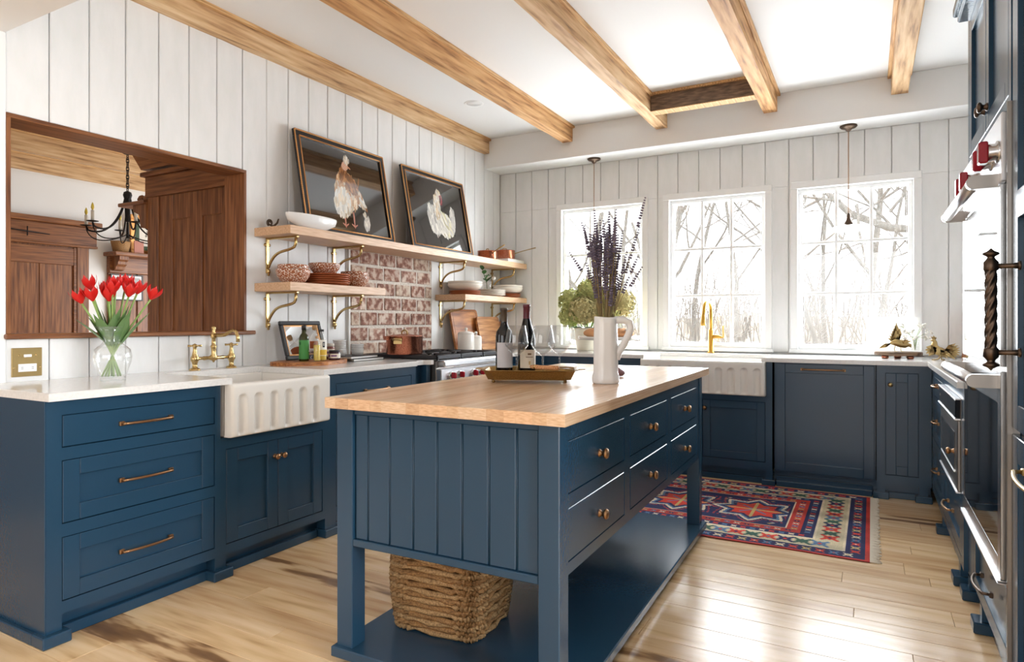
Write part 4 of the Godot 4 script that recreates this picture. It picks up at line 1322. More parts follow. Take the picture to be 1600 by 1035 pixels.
# ---------------------------------------------------------------- wall shelves, brick panel, brackets
func shelves() -> void:
	var b = thing("brick_panel", "backsplash panel of whitewashed reclaimed bricks on the wall behind the range", "backsplash", Vector3(0.0012, 0.9155, 2.136), PI / 2)
	var w = 0.964
	var h = 0.765
	part("mortar", bx(Vector3(0.0, 0.0, 0.0), Vector3(w, h, 0.012), 0.001), M.mortar, b)
	var variants = []
	for v in 5:
		variants.append(null)
	var rh = 0.1105
	for r in 7:
		var x = -0.115 if r % 2 == 0 else -0.02
		x += rng.randf_range(-0.012, 0.012)
		while x < w:
			var l = rng.randf_range(0.185, 0.215)
			var a = maxf(x + 0.009, 0.004)
			var e = minf(x + l - 0.009, w - 0.004)
			var y0 = r * rh + 0.010 + rng.randf_range(-0.002, 0.002)
			var y1 = minf(y0 + 0.091 + rng.randf_range(-0.003, 0.003), h - 0.003)
			if e - a > 0.02:
				part("brick", bx(Vector3(a, y0, 0.002), Vector3(e, y1, 0.018 + rng.randf_range(-0.003, 0.003)), 0.006), M.brick[rng.randi() % 4], b)
			x += l
	# white edging beside the bricks
	for z in [2.143, 1.163]:
		part("edge_strip", bx(Vector3(2.136 - z - 0.008, 0.0, 0.0), Vector3(2.136 - z + 0.008, h, 0.014), 0.002), M.white_trim, b)
	# shelf boards
	var sh = [["long pale maple wall shelf carrying the two framed bird pictures", 1.68, 1.73, 0.006, 2.937], ["short pale maple wall shelf carrying the splattered brown crockery", 1.352, 1.402, 2.10, 2.937], ["short pale maple wall shelf carrying pale plates and a sprig in a glass", 1.352, 1.400, 0.006, 1.10]]
	for s in sh:
		var o = part(numbered("wall_shelf"), bx(Vector3(0.001, s[1], s[3]), Vector3(0.302, s[2], s[4]), 0.002), M.shelf, self)
		tag(o, s[0], "shelf")
	# brass brackets
	var proto: Node3D = null
	var spots = [[1.68, 2.844, "brass scrolled bracket under the end of the long shelf near the pass-through"], [1.68, 2.285, "brass scrolled bracket under the long shelf just left of the bricks"], [1.68, 1.03, "brass scrolled bracket under the long shelf just right of the bricks"], [1.68, 0.165, "brass scrolled bracket under the long shelf next to the window corner"], [1.352, 2.844, "brass scrolled bracket under the brown crockery shelf near the pass-through"], [1.352, 2.285, "brass scrolled bracket under the brown crockery shelf beside the bricks"], [1.352, 1.03, "brass scrolled bracket under the pale plate shelf beside the bricks"], [1.352, 0.165, "brass scrolled bracket under the pale plate shelf next to the window corner"]]
	for s in spots:
		var at = Vector3(0.001, s[0], s[1])
		if proto == null:
			proto = thing("shelf_bracket", s[2], "bracket", at, PI / 2, "brass shelf brackets")
			part("wall_arm", boxes([[Vector3(-0.011, -0.215, 0.0), Vector3(0.011, 0.0, 0.008)]], 0.003), M.brass, proto)
			part("shelf_arm", boxes([[Vector3(-0.011, -0.012, 0.0), Vector3(0.011, 0.0, 0.262)]], 0.003), M.brass, proto)
			var pts = bez(Vector3(0, -0.18, 0.012), Vector3(0, -0.06, 0.075), Vector3(0, -0.10, 0.15), Vector3(0, -0.066, 0.232), 14)
			pts.append(Vector3(0, -0.05, 0.243))
			pts.append(Vector3(0, -0.008, 0.248))
			part("brace", tb(pts, 0.0085, 8), M.brass, proto)
			part("finial", lt([Vector2(0, -0.232), Vector2(0.008, -0.226), Vector2(0.006, -0.217), Vector2(0.011, -0.212), Vector2(0.012, -0.19), Vector2(0.0, -0.186)], 12, Transform3D(Basis(), Vector3(0, 0, 0.0125))), M.brass, proto)
			for e in [-1.0, 1.0]:
				part("lug", lt([Vector2(0.0, 0.008), Vector2(0.009, 0.006), Vector2(0.01, 0.0)], 12, Transform3D(Basis(Vector3.RIGHT, PI / 2), Vector3(e * 0.015, -0.042, 0.0))), M.brass, proto)
		else:
			dup(proto, at, PI / 2, s[2])

# fills an ellipse, with a ragged edge, in a picture
func blob(im: Image, cx: float, cy: float, rx: float, ry: float, ang: float, col: Color, col2: Color, r: RandomNumberGenerator) -> void:
	var m = int(maxf(rx, ry)) + 2
	for y in range(int(cy) - m, int(cy) + m):
		for x in range(int(cx) - m, int(cx) + m):
			if x < 0 or y < 0 or x >= im.get_width() or y >= im.get_height():
				continue
			var d = Vector2(x - cx, y - cy).rotated(-ang)
			var q = Vector2(d.x / rx, d.y / ry).length() + r.randf_range(-0.05, 0.05)
			if q < 1.0:
				var streak = 0.5 + 0.5 * sin(d.x * 0.9 + sin(d.y * 0.25) * 2.0)
				im.set_pixel(x, y, col.lerp(col2, clampf(streak * 0.8 + r.randf_range(-0.25, 0.25), 0, 1)))

# lays many short feather strokes inside an ellipse
func plume(im: Image, cx: float, cy: float, rx: float, ry: float, ang: float, cols: Array, n: int, flow: float, size: float, r: RandomNumberGenerator) -> void:
	for k in n:
		var a = r.randf() * TAU
		var q = sqrt(r.randf())
		var p = Vector2(cos(a) * rx * q, sin(a) * ry * q).rotated(ang)
		var col: Color = cols[r.randi() % cols.size()]
		col = col * r.randf_range(0.82, 1.05)
		col.a = 1.0
		blob(im, cx + p.x, cy + p.y, size * r.randf_range(0.25, 0.4), size * r.randf_range(0.8, 1.3), flow + r.randf_range(-0.3, 0.3), col, col * 0.93, r)

func bird_print(which: int) -> ImageTexture:
	var im = Image.create(440, 340, false, Image.FORMAT_RGB8)
	var r = RandomNumberGenerator.new()
	r.seed = 40 + which
	for y in 340:
		for x in 440:
			var n = 0.10 + r.randf_range(-0.008, 0.008)
			im.set_pixel(x, y, Color(n, n, n * 1.04))
	var cream = c8(232, 212, 182)
	var tan = c8(184, 128, 84)
	var brown = c8(124, 80, 52)
	var white = c8(240, 236, 226)
	var grey = c8(198, 194, 188)
	var pink = c8(214, 152, 134)
	if which == 0:
		for s in [[186, 282], [236, 280]]:
			blob(im, s[0], s[1], 4, 30, 0.05, pink, c8(190, 126, 112), r)
			for d in [-0.9, -0.2, 0.6]:
				blob(im, s[0] + 10 * sin(d), s[1] + 30, 3, 12, d * 1.3 + 0.2, pink, c8(190, 126, 112), r)
		plume(im, 272, 180, 20, 60, -0.6, [cream, tan, white], 90, -0.6, 20, r)
		plume(im, 216, 178, 62, 74, 0.1, [cream, tan, cream, c8(206, 160, 116)], 420, 0.15, 17, r)
		plume(im, 184, 222, 42, 52, 0.1, [white, cream, white], 260, 0.25, 17, r)
		plume(im, 246, 140, 26, 34, -0.6, [brown, tan, brown], 110, -0.5, 15, r)
		plume(im, 208, 104, 20, 34, 0.35, [brown, tan, c8(150, 96, 62)], 130, 0.3, 12, r)
		blob(im, 224, 66, 17, 20, 0.5, pink, cream, r)
		blob(im, 246, 70, 10, 4, 0.5, pink, tan, r)
		plume(im, 236, 40, 15, 14, 0.0, [white, white, cream], 60, 0.0, 9, r)
		blob(im, 288, 128, 4, 30, 0.3, brown, tan, r)
		plume(im, 308, 292, 16, 28, 0.2, [white, grey], 90, 0.2, 10, r)
		plume(im, 302, 258, 9, 12, 0.0, [white, cream], 30, 0.0, 7, r)
	else:
		plume(im, 328, 186, 18, 54, 0.2, [white, grey, white], 120, 0.15, 18, r)
		plume(im, 252, 218, 70, 54, 0.35, [white, c8(232, 226, 190), white], 420, -0.5, 17, r)
		plume(im, 176, 204, 38, 66, -0.2, [white, grey, white], 320, -0.15, 18, r)
		plume(im, 214, 130, 24, 58, 0.12, [cream, white, cream], 260, 0.1, 14, r)
		plume(im, 238, 72, 16, 24, -0.2, [white, cream], 90, 0.0, 10, r)
		plume(im, 254, 96, 12, 22, 0.0, [c8(150, 52, 60), c8(120, 38, 48)], 60, 0.0, 8, r)
	return ImageTexture.create_from_image(im)

func picture(which: int, label: String, z_mid: float, w: float) -> void:
	var t = thing("framed_picture", label, "picture", Vector3(0.155, 1.7305, z_mid), 0.0, "framed bird pictures on the long shelf")
	t.basis = Basis(Vector3.UP, PI / 2) * Basis(Vector3.RIGHT, -0.185)
	var h = 0.665
	var a = w / 2
	var st = S()
	# mitred black frame bars
	for e in [[Vector3(-a, 0, 0), Vector3(a, 0.045, 0.022)], [Vector3(-a, h - 0.045, 0), Vector3(a, h, 0.022)], [Vector3(-a, 0.045, 0), Vector3(-a + 0.045, h - 0.045, 0.022)], [Vector3(a - 0.045, 0.045, 0), Vector3(a, h - 0.045, 0.022)]]:
		box(st, e[0], e[1], 0.003)
	part("frame", done(st), M.black, t)
	# gilt beading outside and a gilt slip inside
	for e in [[0.004, 0.006, 0.022], [0.039, 0.005, 0.021]]:
		var o: float = e[0]
		var r: float = e[1]
		var z: float = e[2]
		var c = [Vector3(-a + o, o, z), Vector3(a - o, o, z), Vector3(a - o, h - o, z), Vector3(-a + o, h - o, z)]
		var bd = S()
		for i in 4:
			var p: Vector3 = c[i]
			var q: Vector3 = c[(i + 1) % 4]
			if o < 0.01:
				var n = int(p.distance_to(q) / 0.0125)
				for k in n:
					ball(bd, p.lerp(q, (k + 0.5) / n), Vector3(0.0066, 0.0066, 0.005), 6, 4)
			tube(bd, [p, q], r * (0.6 if o < 0.01 else 1.0), 6)
		part("gilt_beading", done(bd), M.gilt, t)
	var m = mat(Color.WHITE, 0.05)
	m.albedo_texture = bird_print(which)
	m.metallic_specular = 0.9
	m.clearcoat_enabled = true
	m.clearcoat = 1.0
	m.clearcoat_roughness = 0.02
	var pr = S()
	var q = [[Vector3(-a + 0.04, 0.04, 0.012), Vector2(0, 1)], [Vector3(a - 0.04, 0.04, 0.012), Vector2(1, 1)], [Vector3(a - 0.04, h - 0.04, 0.012), Vector2(1, 0)], [Vector3(-a + 0.04, h - 0.04, 0.012), Vector2(0, 0)]]
	pr.set_smooth_group(-1)
	for o in [0, 2, 1, 0, 3, 2]:
		pr.set_uv(q[o][1])
		pr.add_vertex(q[o][0])
	box(pr, Vector3(-a + 0.03, 0.03, 0.002), Vector3(a - 0.03, h - 0.03, 0.0115), 0.0)
	part("glazed_print", done(pr), m, t)

func bowl(called: String, label: String, cat: String, at: Vector3, r: float, h: float, m: Material, group := "", foot := 0.5) -> Node3D:
	var o = part(numbered(called), lt([Vector2(0, 0), Vector2(r * foot, 0), Vector2(r * (foot + 0.22), h * 0.16), Vector2(r * 0.93, h * 0.5), Vector2(r, h * 0.85), Vector2(r * 0.995, h), Vector2(r * 0.96, h), Vector2(r * 0.94, h * 0.84), Vector2(r * 0.87, h * 0.52), Vector2(r * (foot + 0.14), h * 0.2), Vector2(0, h * 0.1)], 36), m, self)
	o.position = at
	tag(o, label, cat, group)
	return o

func plate(label: String, at: Vector3, r: float, m: Material, group: String, h := 0.016) -> Node3D:
	var o = part(numbered("plate"), lt([Vector2(0, 0), Vector2(r * 0.7, 0), Vector2(r * 0.78, h * 0.25), Vector2(r * 0.98, h * 0.75), Vector2(r, h * 0.95), Vector2(r * 0.97, h), Vector2(r * 0.75, h * 0.5), Vector2(0, h * 0.4)], 36), m, self)
	o.position = at
	tag(o, label, "plate", group)
	return o

func saucepan(label: String, at: Vector3, r: float, h: float, turn: float, m: Material, lid: bool) -> Node3D:
	var t = thing("copper_saucepan", label, "saucepan", at, turn)
	part("pan", lt([Vector2(0, 0), Vector2(r * 0.96, 0), Vector2(r, 0.006), Vector2(r, h - 0.002), Vector2(r * 1.035, h), Vector2(r * 0.97, h), Vector2(r * 0.95, 0.01), Vector2(0, 0.008)], 36), m, t)
	part("handle", tb([Vector3(r - 0.002, h * 0.74, 0), Vector3(r + 0.015, h * 0.80, 0), Vector3(r + 0.08, h * 1.05, 0), Vector3(r + 0.20, h * 1.42, 0)], [0.009, 0.006, 0.006, 0.008], 8, true, 0.6), M.brass_dull, t)
	if lid:
		var l = part("lid", lt([Vector2(r * 1.03, h), Vector2(r * 1.02, h + 0.005), Vector2(r * 0.3, h + 0.011), Vector2(0, h + 0.012)], 32), m, t)
		part("lid_grip", tb([Vector3(-0.022, h + 0.01, 0), Vector3(-0.016, h + 0.024, 0), Vector3(0.016, h + 0.024, 0), Vector3(0.022, h + 0.01, 0)], 0.0045, 8), M.brass_dull, l)
	return t

func shelf_things() -> void:
	picture(0, "black and gilt framed picture of a tall brown and cream fowl", 2.262, 0.845)
	picture(1, "black and gilt framed picture of a white fowl with a red face", 1.196, 0.86)
	var Y = 1.7305
	bowl("serving_bowl", "large shallow white bowl standing in front of the first framed picture", "bowl", Vector3(0.239, Y, 2.71), 0.2, 0.082, M.white_gloss, "", 0.4).scale = Vector3(0.3, 1, 1)
	var sc = thing("bronze_scroll", "small curled bronze ornament at the end of the long shelf", "ornament", Vector3(0.12, Y, 2.915), PI / 2)
	var pts = []
	for i in 26:
		var a = i * 0.42
		var r = 0.006 + 0.0006 * i
		pts.append(Vector3(-0.01 + r * cos(a), 0.024 + r * sin(a), 0))
	part("scroll", tb(pts, 0.0048, 8), M.dark_bronze, sc)
	part("tail", tb([Vector3(0.0, 0.006, 0.0), Vector3(0.02, 0.008, 0), Vector3(0.045, 0.03, 0), Vector3(0.055, 0.055, 0)], [0.006, 0.007, 0.006, 0.004], 8), M.dark_bronze, sc)
	saucepan("small bright copper saucepan with a brass handle on the long shelf", Vector3(0.19, Y, 0.56), 0.088, 0.075, -0.5, M.copper, true)
	var bk = part("box_book", bx(Vector3(-0.12, 0, -0.16), Vector3(0.12, 0.03, 0.16), 0.002), M.paper, self)
	bk.position = Vector3(0.165, Y, 0.185)
	tag(bk, "flat white book lying under the lidded copper saucepan", "book")
	saucepan("darker lidded copper saucepan standing on the flat white book", Vector3(0.165, Y + 0.03, 0.2), 0.098, 0.085, 0.6, M.copper, true)
	# brown crockery
	Y = 1.4025
	var g = "splattered brown bowls"
	bowl("splatter_bowl", "white-splattered brown bowl, the lower of a nested pair by the pass-through", "bowl", Vector3(0.16, Y, 2.785), 0.1, 0.085, M.splatter, g)
	bowl("splatter_bowl", "white-splattered brown bowl, the upper of a nested pair by the pass-through", "bowl", Vector3(0.16, Y + 0.032, 2.785), 0.091, 0.08, M.splatter, g, 0.5)
	for i in 5:
		plate(["lowest", "second lowest", "middle", "second highest", "topmost"][i] + " plain brown plate in the stack of five under a splattered bowl", Vector3(0.16, Y + 0.0135 * i, 2.515), 0.152, M.terracotta, "brown plates on the short shelf", 0.018)
	bowl("splatter_bowl", "single white-splattered brown bowl on top of the stack of brown plates", "bowl", Vector3(0.16, Y + 0.0725, 2.528), 0.098, 0.068, M.splatter, g)
	bowl("splatter_bowl", "white-splattered brown bowl, the lower of a nested pair next to the bricks", "bowl", Vector3(0.16, Y, 2.255), 0.099, 0.078, M.splatter, g)
	bowl("splatter_bowl", "white-splattered brown bowl, the upper of a nested pair next to the bricks", "bowl", Vector3(0.16, Y + 0.03, 2.255), 0.09, 0.075, M.splatter, g)
	# pale plates
	Y = 1.4005
	for i in 3:
		plate(["lowest", "middle", "topmost"][i] + " brown saucer in the stack under a pale footed dish, next to the bricks", Vector3(0.15, Y + 0.011 * i, 0.87), 0.138, M.terracotta, "brown saucers beside the bricks", 0.016)
	for i in 2:
		bowl("footed_dish", ["lower", "upper"][i] + " pale wide-rimmed dish of a pair on brown saucers, next to the bricks", "dish", Vector3(0.15, Y + 0.041 + 0.022 * i, 0.87), 0.15, 0.055, M.stoneware, "pale dishes beside the bricks", 0.55)
	for i in 4:
		plate(["lowest", "second lowest", "second highest", "topmost"][i] + " pale dinner plate in the stack between the two piles of dishes", Vector3(0.15, Y + 0.014 * i, 0.50), 0.17, M.stoneware, "pale dinner plates", 0.02)
	for i in 3:
		plate(["lowest", "middle", "topmost"][i] + " brown saucer in the stack at the window end of the shelf", Vector3(0.178, Y + 0.011 * i, 0.165), 0.125, M.terracotta, "brown saucers at the window end", 0.016)
	for i in 2:
		bowl("footed_dish", ["lower", "upper"][i] + " pale wide-rimmed dish of a pair at the window end of the shelf", "dish", Vector3(0.178, Y + 0.041 + 0.022 * i, 0.165), 0.145, 0.055, M.stoneware, "pale dishes at the window end", 0.55)
	var v = thing("tumbler", "small clear glass holding a green sprig on the stack of pale plates", "glass", Vector3(0.15, Y + 0.064, 0.50))
	part("glass", lt([Vector2(0, 0), Vector2(0.036, 0), Vector2(0.042, 0.075), Vector2(0.040, 0.075), Vector2(0.034, 0.008), Vector2(0, 0.008)], 24), M.thin_glass, v)
	part("water", lt([Vector2(0, 0.009), Vector2(0.0335, 0.009), Vector2(0.037, 0.045), Vector2(0, 0.045)], 20), M.water, v)
	var sp = thing("leaf_sprig", "green leafy sprig with a small white flower standing in the glass", "plant", Vector3(0.15, Y + 0.074, 0.50))
	part("stem", tb([Vector3(0, 0, 0), Vector3(0.0, 0.06, 0.01), Vector3(0.0, 0.12, 0.05), Vector3(0.0, 0.165, 0.08)], 0.003, 6), M.dark_leaf, sp)
	for l in [[Vector3(0, 0.165, 0.08), Vector3(0.0, 0.05, 0.035), 0.022], [Vector3(0, 0.13, 0.055), Vector3(0.03, 0.035, 0.03), 0.022], [Vector3(0, 0.11, 0.04), Vector3(0.03, 0.01, -0.05), 0.024], [Vector3(0, 0.085, 0.02), Vector3(0.03, 0.05, -0.01), 0.024], [Vector3(0, 0.07, 0.015), Vector3(0.01, 0.02, 0.065), 0.018], [Vector3(0, 0.06, 0.01), Vector3(0.02, 0.055, -0.065), 0.02]]:
		part("leaf", leaf(l[0], l[1], l[2]), M.dark_leaf, sp)
	part("flower", done(ball(S(), Vector3(0.02, 0.10, -0.085), Vector3(0.02, 0.018, 0.02), 10, 6)), M.petal, sp)

# a leaf blade from p along d, half width w, folded a little along its rib
func leaf(p: Vector3, d: Vector3, w: float, droop := 0.0) -> ArrayMesh:
	var st = S()
	st.set_smooth_group(0)
	var side = d.cross(Vector3.UP)
	if side.length() < 1e-4:
		side = Vector3.RIGHT
	side = side.normalized()
	var up = side.cross(d).normalized()
	var rows = []
	var n = 8
	for i in n + 1:
		var t = float(i) / n
		var c = p + d * t + Vector3.DOWN * droop * t * t
		var ww = w * sin(PI * pow(t, 0.75)) + 0.0006
		rows.append([c - side * ww + up * ww * 0.35, c, c + side * ww + up * ww * 0.35])
	for i in n:
		for k in 2:
			quad(st, rows[i][k], rows[i][k + 1], rows[i + 1][k + 1], rows[i + 1][k])
	return done(st)

func bridge_tap() -> void:
	var t = thing("bridge_tap", "polished brass bridge tap with cross handles behind the six-fluted sink", "tap", Vector3(0.085, 0.915, 3.272), PI / 2)
	var H = 0.062
	for s in [-1.0, 1.0]:
		var x: float = s * 0.112
		part("pillar", lt([Vector2(0, 0), Vector2(0.028, 0), Vector2(0.029, 0.004), Vector2(0.024, 0.01), Vector2(0.014, 0.014), Vector2(0.012, 0.03), Vector2(0.016, 0.045), Vector2(0.021, 0.052), Vector2(0.021, 0.068), Vector2(0.015, 0.078), Vector2(0.014, 0.084), Vector2(0.0095, 0.106), Vector2(0.009, 0.12), Vector2(0.011, 0.124), Vector2(0.010, 0.137), Vector2(0, 0.142)], 24, Transform3D(Basis(), Vector3(x, 0, 0))), M.brass, t)
		var hd = S()
		for a in 2:
			var v = Vector3(cos(a * PI / 2 + 0.35), 0, sin(a * PI / 2 + 0.35)) * 0.034
			tube(hd, [Vector3(x, 0.13, 0) - v, Vector3(x, 0.13, 0) - v * 0.3, Vector3(x, 0.13, 0) + v * 0.3, Vector3(x, 0.13, 0) + v], [0.0065, 0.004, 0.004, 0.0065], 10)
		part("cross_handle", done(hd), M.brass, t)
	part("bridge", tb([Vector3(-0.112, H, 0), Vector3(-0.065, H, 0), Vector3(-0.06, H, 0), Vector3(-0.03, H, 0), Vector3(0, H, 0), Vector3(0.03, H, 0), Vector3(0.06, H, 0), Vector3(0.065, H, 0), Vector3(0.112, H, 0)], [0.008, 0.008, 0.011, 0.0085, 0.019, 0.0085, 0.011, 0.008, 0.008], 14), M.brass, t)
	part("riser", lt([Vector2(0, 0.036), Vector2(0.005, 0.038), Vector2(0.006, 0.044), Vector2(0.018, 0.055), Vector2(0.018, 0.07), Vector2(0.012, 0.085), Vector2(0.0135, 0.115), Vector2(0.016, 0.12), Vector2(0.016, 0.126), Vector2(0.011, 0.132), Vector2(0.010, 0.165), Vector2(0.015, 0.17), Vector2(0.017, 0.182), Vector2(0.013, 0.192), Vector2(0.007, 0.205), Vector2(0.012, 0.22), Vector2(0.011, 0.23), Vector2(0, 0.236)], 20), M.brass, t)
	part("spout", tb([Vector3(0, 0.184, 0.0), Vector3(0, 0.184, 0.06), Vector3(0, 0.186, 0.09), Vector3(0, 0.205, 0.135), Vector3(0, 0.212, 0.16), Vector3(0, 0.203, 0.183), Vector3(0, 0.178, 0.195), Vector3(0, 0.15, 0.197)], [0.011, 0.010, 0.0095, 0.009, 0.009, 0.009, 0.009, 0.010], 14), M.brass, t)

func bottle(label: String, at: Vector3, prof: Array, m: Material, cap_m: Material, cap: Array, lbl_m: Material, lbl: Array) -> Node3D:
	var t = thing("bottle", label, "bottle", at)
	part("glass", lt(prof, 28), m, t)
	part("cap", lt(cap, 20), cap_m, t)
	if lbl.size():
		part("paper_label", lt(lbl, 28), lbl_m, t)
	return t

func label_mat(base: Color, spots: Array) -> StandardMaterial3D:
	var im = Image.create(128, 64, false, Image.FORMAT_RGB8)
	im.fill(base)
	for s in spots:
		im.fill_rect(s[0], s[1])
	var m = mat(Color.WHITE, 0.6)
	m.albedo_texture = ImageTexture.create_from_image(im)
	return m

# a cylinder wall with uv for a wrapped label
func wrap_label(r: float, y0: float, y1: float, a0 := 0.0, a1 := TAU) -> ArrayMesh:
	var st = S()
	st.set_smooth_group(0)
	var n = 28
	for k in n:
		var a = a0 + (a1 - a0) * k / n
		var b = a0 + (a1 - a0) * (k + 1) / n
		var q = [[Vector3(r * cos(a), y0, r * sin(a)), Vector2(1.0 - float(k) / n, 1)], [Vector3(r * cos(a), y1, r * sin(a)), Vector2(1.0 - float(k) / n, 0)], [Vector3(r * cos(b), y1, r * sin(b)), Vector2(1.0 - float(k + 1) / n, 0)], [Vector3(r * cos(b), y0, r * sin(b)), Vector2(1.0 - float(k + 1) / n, 1)]]
		for o in [0, 2, 1, 0, 3, 2]:
			st.set_uv(q[o][1])
			st.add_vertex(q[o][0])
	return done(st)

func counter_things() -> void:
	bridge_tap()
	tulips()
	# olive wood board with the condiments
	var st = S()
	var poly = PackedVector2Array()
	for i in 40:
		var a = TAU * i / 40
		var r = 1.0 + 0.06 * sin(a * 3.0 + 0.6) + 0.03 * sin(a * 7.0)
		poly.append(Vector2(0.23 + 0.165 * cos(a) * r, 2.70 + 0.265 * sin(a) * r))
	prism(st, poly, -0.937, -0.9155, Transform3D(Basis(Vector3.RIGHT, PI / 2), Vector3.ZERO))
	tag(part("serving_board", done(st), M.olive_wood, self), "uneven olive wood board with a live edge under the bottles", "board")
	var Y = 0.9375
	var f = thing("framed_mirror", "small black framed mirror leaning on the wall behind the bottles", "mirror", Vector3(0.14, Y, 2.66), 0)
	f.basis = Basis(Vector3.UP, PI / 2) * Basis(Vector3.RIGHT, -0.30)
	var w = 0.165
	var h = 0.245
	part("frame", boxes([[Vector3(-w, 0, 0), Vector3(w, 0.026, 0.02)], [Vector3(-w, h - 0.026, 0), Vector3(w, h, 0.02)], [Vector3(-w, 0.026, 0), Vector3(-w + 0.026, h - 0.026, 0.02)], [Vector3(w - 0.026, 0.026, 0), Vector3(w, h - 0.026, 0.02)]], 0.004), M.black, f)
	part("gilt_slip", boxes([[Vector3(-w + 0.026, 0.026, 0.004), Vector3(w - 0.026, 0.034, 0.014)], [Vector3(-w + 0.026, h - 0.034, 0.004), Vector3(w - 0.026, h - 0.026, 0.014)], [Vector3(-w + 0.026, 0.034, 0.004), Vector3(-w + 0.034, h - 0.034, 0.014)], [Vector3(w - 0.034, 0.034, 0.004), Vector3(w - 0.026, h - 0.034, 0.014)]], 0.001), M.gilt, f)
	part("mirror_glass", bx(Vector3(-w + 0.03, 0.03, 0.002), Vector3(w - 0.03, h - 0.03, 0.007), 0.0), mat(c8(225, 226, 228), 0.02, 1.0), f)
	# olive oil
	var t = bottle("dark olive oil bottle with a green label and black cap", Vector3(0.24, Y, 2.775), [Vector2(0, 0), Vector2(0.027, 0), Vector2(0.029, 0.004), Vector2(0.029, 0.135), Vector2(0.024, 0.152), Vector2(0.013, 0.168), Vector2(0.0125, 0.195), Vector2(0, 0.195)], M.oil_green, M.black, [Vector2(0, 0.214), Vector2(0.0145, 0.212), Vector2(0.0145, 0.186), Vector2(0.0125, 0.186)], null, [])
	part("paper_label", wrap_label(0.0294, 0.012, 0.125), label_mat(c8(74, 150, 76), [[Rect2i(14, 20, 30, 12), c8(206, 206, 70)], [Rect2i(8, 36, 40, 3), c8(226, 236, 220)], [Rect2i(12, 44, 34, 2), c8(200, 220, 196)], [Rect2i(60, 6, 40, 10), c8(40, 104, 50)]]), t)
	# cork-stoppered bottle behind
	t = bottle("tall clear bottle with a cork stopper and brown label behind the oils", Vector3(0.205, Y, 2.655), [Vector2(0, 0), Vector2(0.028, 0), Vector2(0.029, 0.004), Vector2(0.029, 0.125), Vector2(0.022, 0.145), Vector2(0.014, 0.16), Vector2(0.014, 0.192), Vector2(0.0, 0.192)], M.thin_glass, M.cork, [Vector2(0.0, 0.182), Vector2(0.0125, 0.182), Vector2(0.016, 0.192), Vector2(0.016, 0.212), Vector2(0, 0.213)], null, [])
	part("paper_label", wrap_label(0.0294, 0.07, 0.115), mat(c8(176, 88, 44), 0.6), t)
	# two yellow bottles
	var pr = [Vector2(0, 0), Vector2(0.027, 0), Vector2(0.029, 0.004), Vector2(0.027, 0.11), Vector2(0.022, 0.135), Vector2(0.011, 0.155), Vector2(0.011, 0.182), Vector2(0, 0.182)]
	t = bottle("pale yellow vinegar bottle with a black cap and round emblem label", Vector3(0.30, Y, 2.69), pr, M.thin_glass, M.black, [Vector2(0.013, 0.175), Vector2(0.013, 0.188), Vector2(0, 0.189)], null, [])
	part("vinegar", lt([Vector2(0, 0.003), Vector2(0.0262, 0.003), Vector2(0.0272, 0.008), Vector2(0.0252, 0.108), Vector2(0.0, 0.109)], 24), M.oil_yellow, t)
	part("paper_label", wrap_label(0.0292, 0.03, 0.125, -1.2, 1.6), label_mat(c8(240, 238, 230), [[Rect2i(44, 8, 22, 22), c8(40, 46, 60)], [Rect2i(52, 12, 6, 12), c8(240, 238, 230)], [Rect2i(20, 40, 90, 22), c8(226, 190, 70)]]), t)
	t = bottle("short pale yellow oil bottle standing beside the green-labelled bottle", Vector3(0.315, Y, 2.745), [Vector2(0, 0), Vector2(0.018, 0), Vector2(0.02, 0.004), Vector2(0.02, 0.10), Vector2(0.012, 0.118), Vector2(0.009, 0.125), Vector2(0.009, 0.14), Vector2(0, 0.14)], M.thin_glass, M.cork, [Vector2(0.008, 0.135), Vector2(0.009, 0.148), Vector2(0, 0.149)], null, [])
	part("oil", lt([Vector2(0, 0.003), Vector2(0.0175, 0.003), Vector2(0.0185, 0.008), Vector2(0.0185, 0.095), Vector2(0, 0.096)], 20), M.oil_yellow, t)
	# jars
	for j in [[Vector3(0.215, Y, 2.545), 0.036, 0.095, "taller preserve jar with a white label behind the purple one", c8(120, 70, 60), c8(206, 196, 186)], [Vector3(0.305, Y, 2.59), 0.036, 0.058, "squat dark preserve jar with a cream and purple label and black lid", c8(56, 30, 44), c8(30, 28, 30)]]:
		var r: float = j[1]
		var hh: float = j[2]
		t = thing("preserve_jar", j[3], "jar", j[0], 0.0, "preserve jars on the board")
		part("glass", lt([Vector2(0, 0), Vector2(r * 0.94, 0), Vector2(r, 0.005), Vector2(r, hh * 0.76), Vector2(r * 0.86, hh * 0.86), Vector2(0, hh * 0.86)], 26), mat(j[4], 0.08), t)
		part("lid", lt([Vector2(r * 0.9, hh * 0.84), Vector2(r * 0.92, hh * 0.86), Vector2(r * 0.92, hh), Vector2(r * 0.86, hh * 1.02), Vector2(0, hh * 1.02)], 26), mat(j[5], 0.35), t)
		part("paper_label", wrap_label(r * 1.008, hh * 0.18, hh * 0.66), label_mat(c8(236, 228, 214), [[Rect2i(30, 12, 26, 4), c8(60, 50, 60)], [Rect2i(26, 24, 36, 4), c8(120, 96, 90)], [Rect2i(70, 10, 26, 44), c8(120, 70, 130)], [Rect2i(100, 20, 20, 20), c8(120, 70, 130)]]), t)
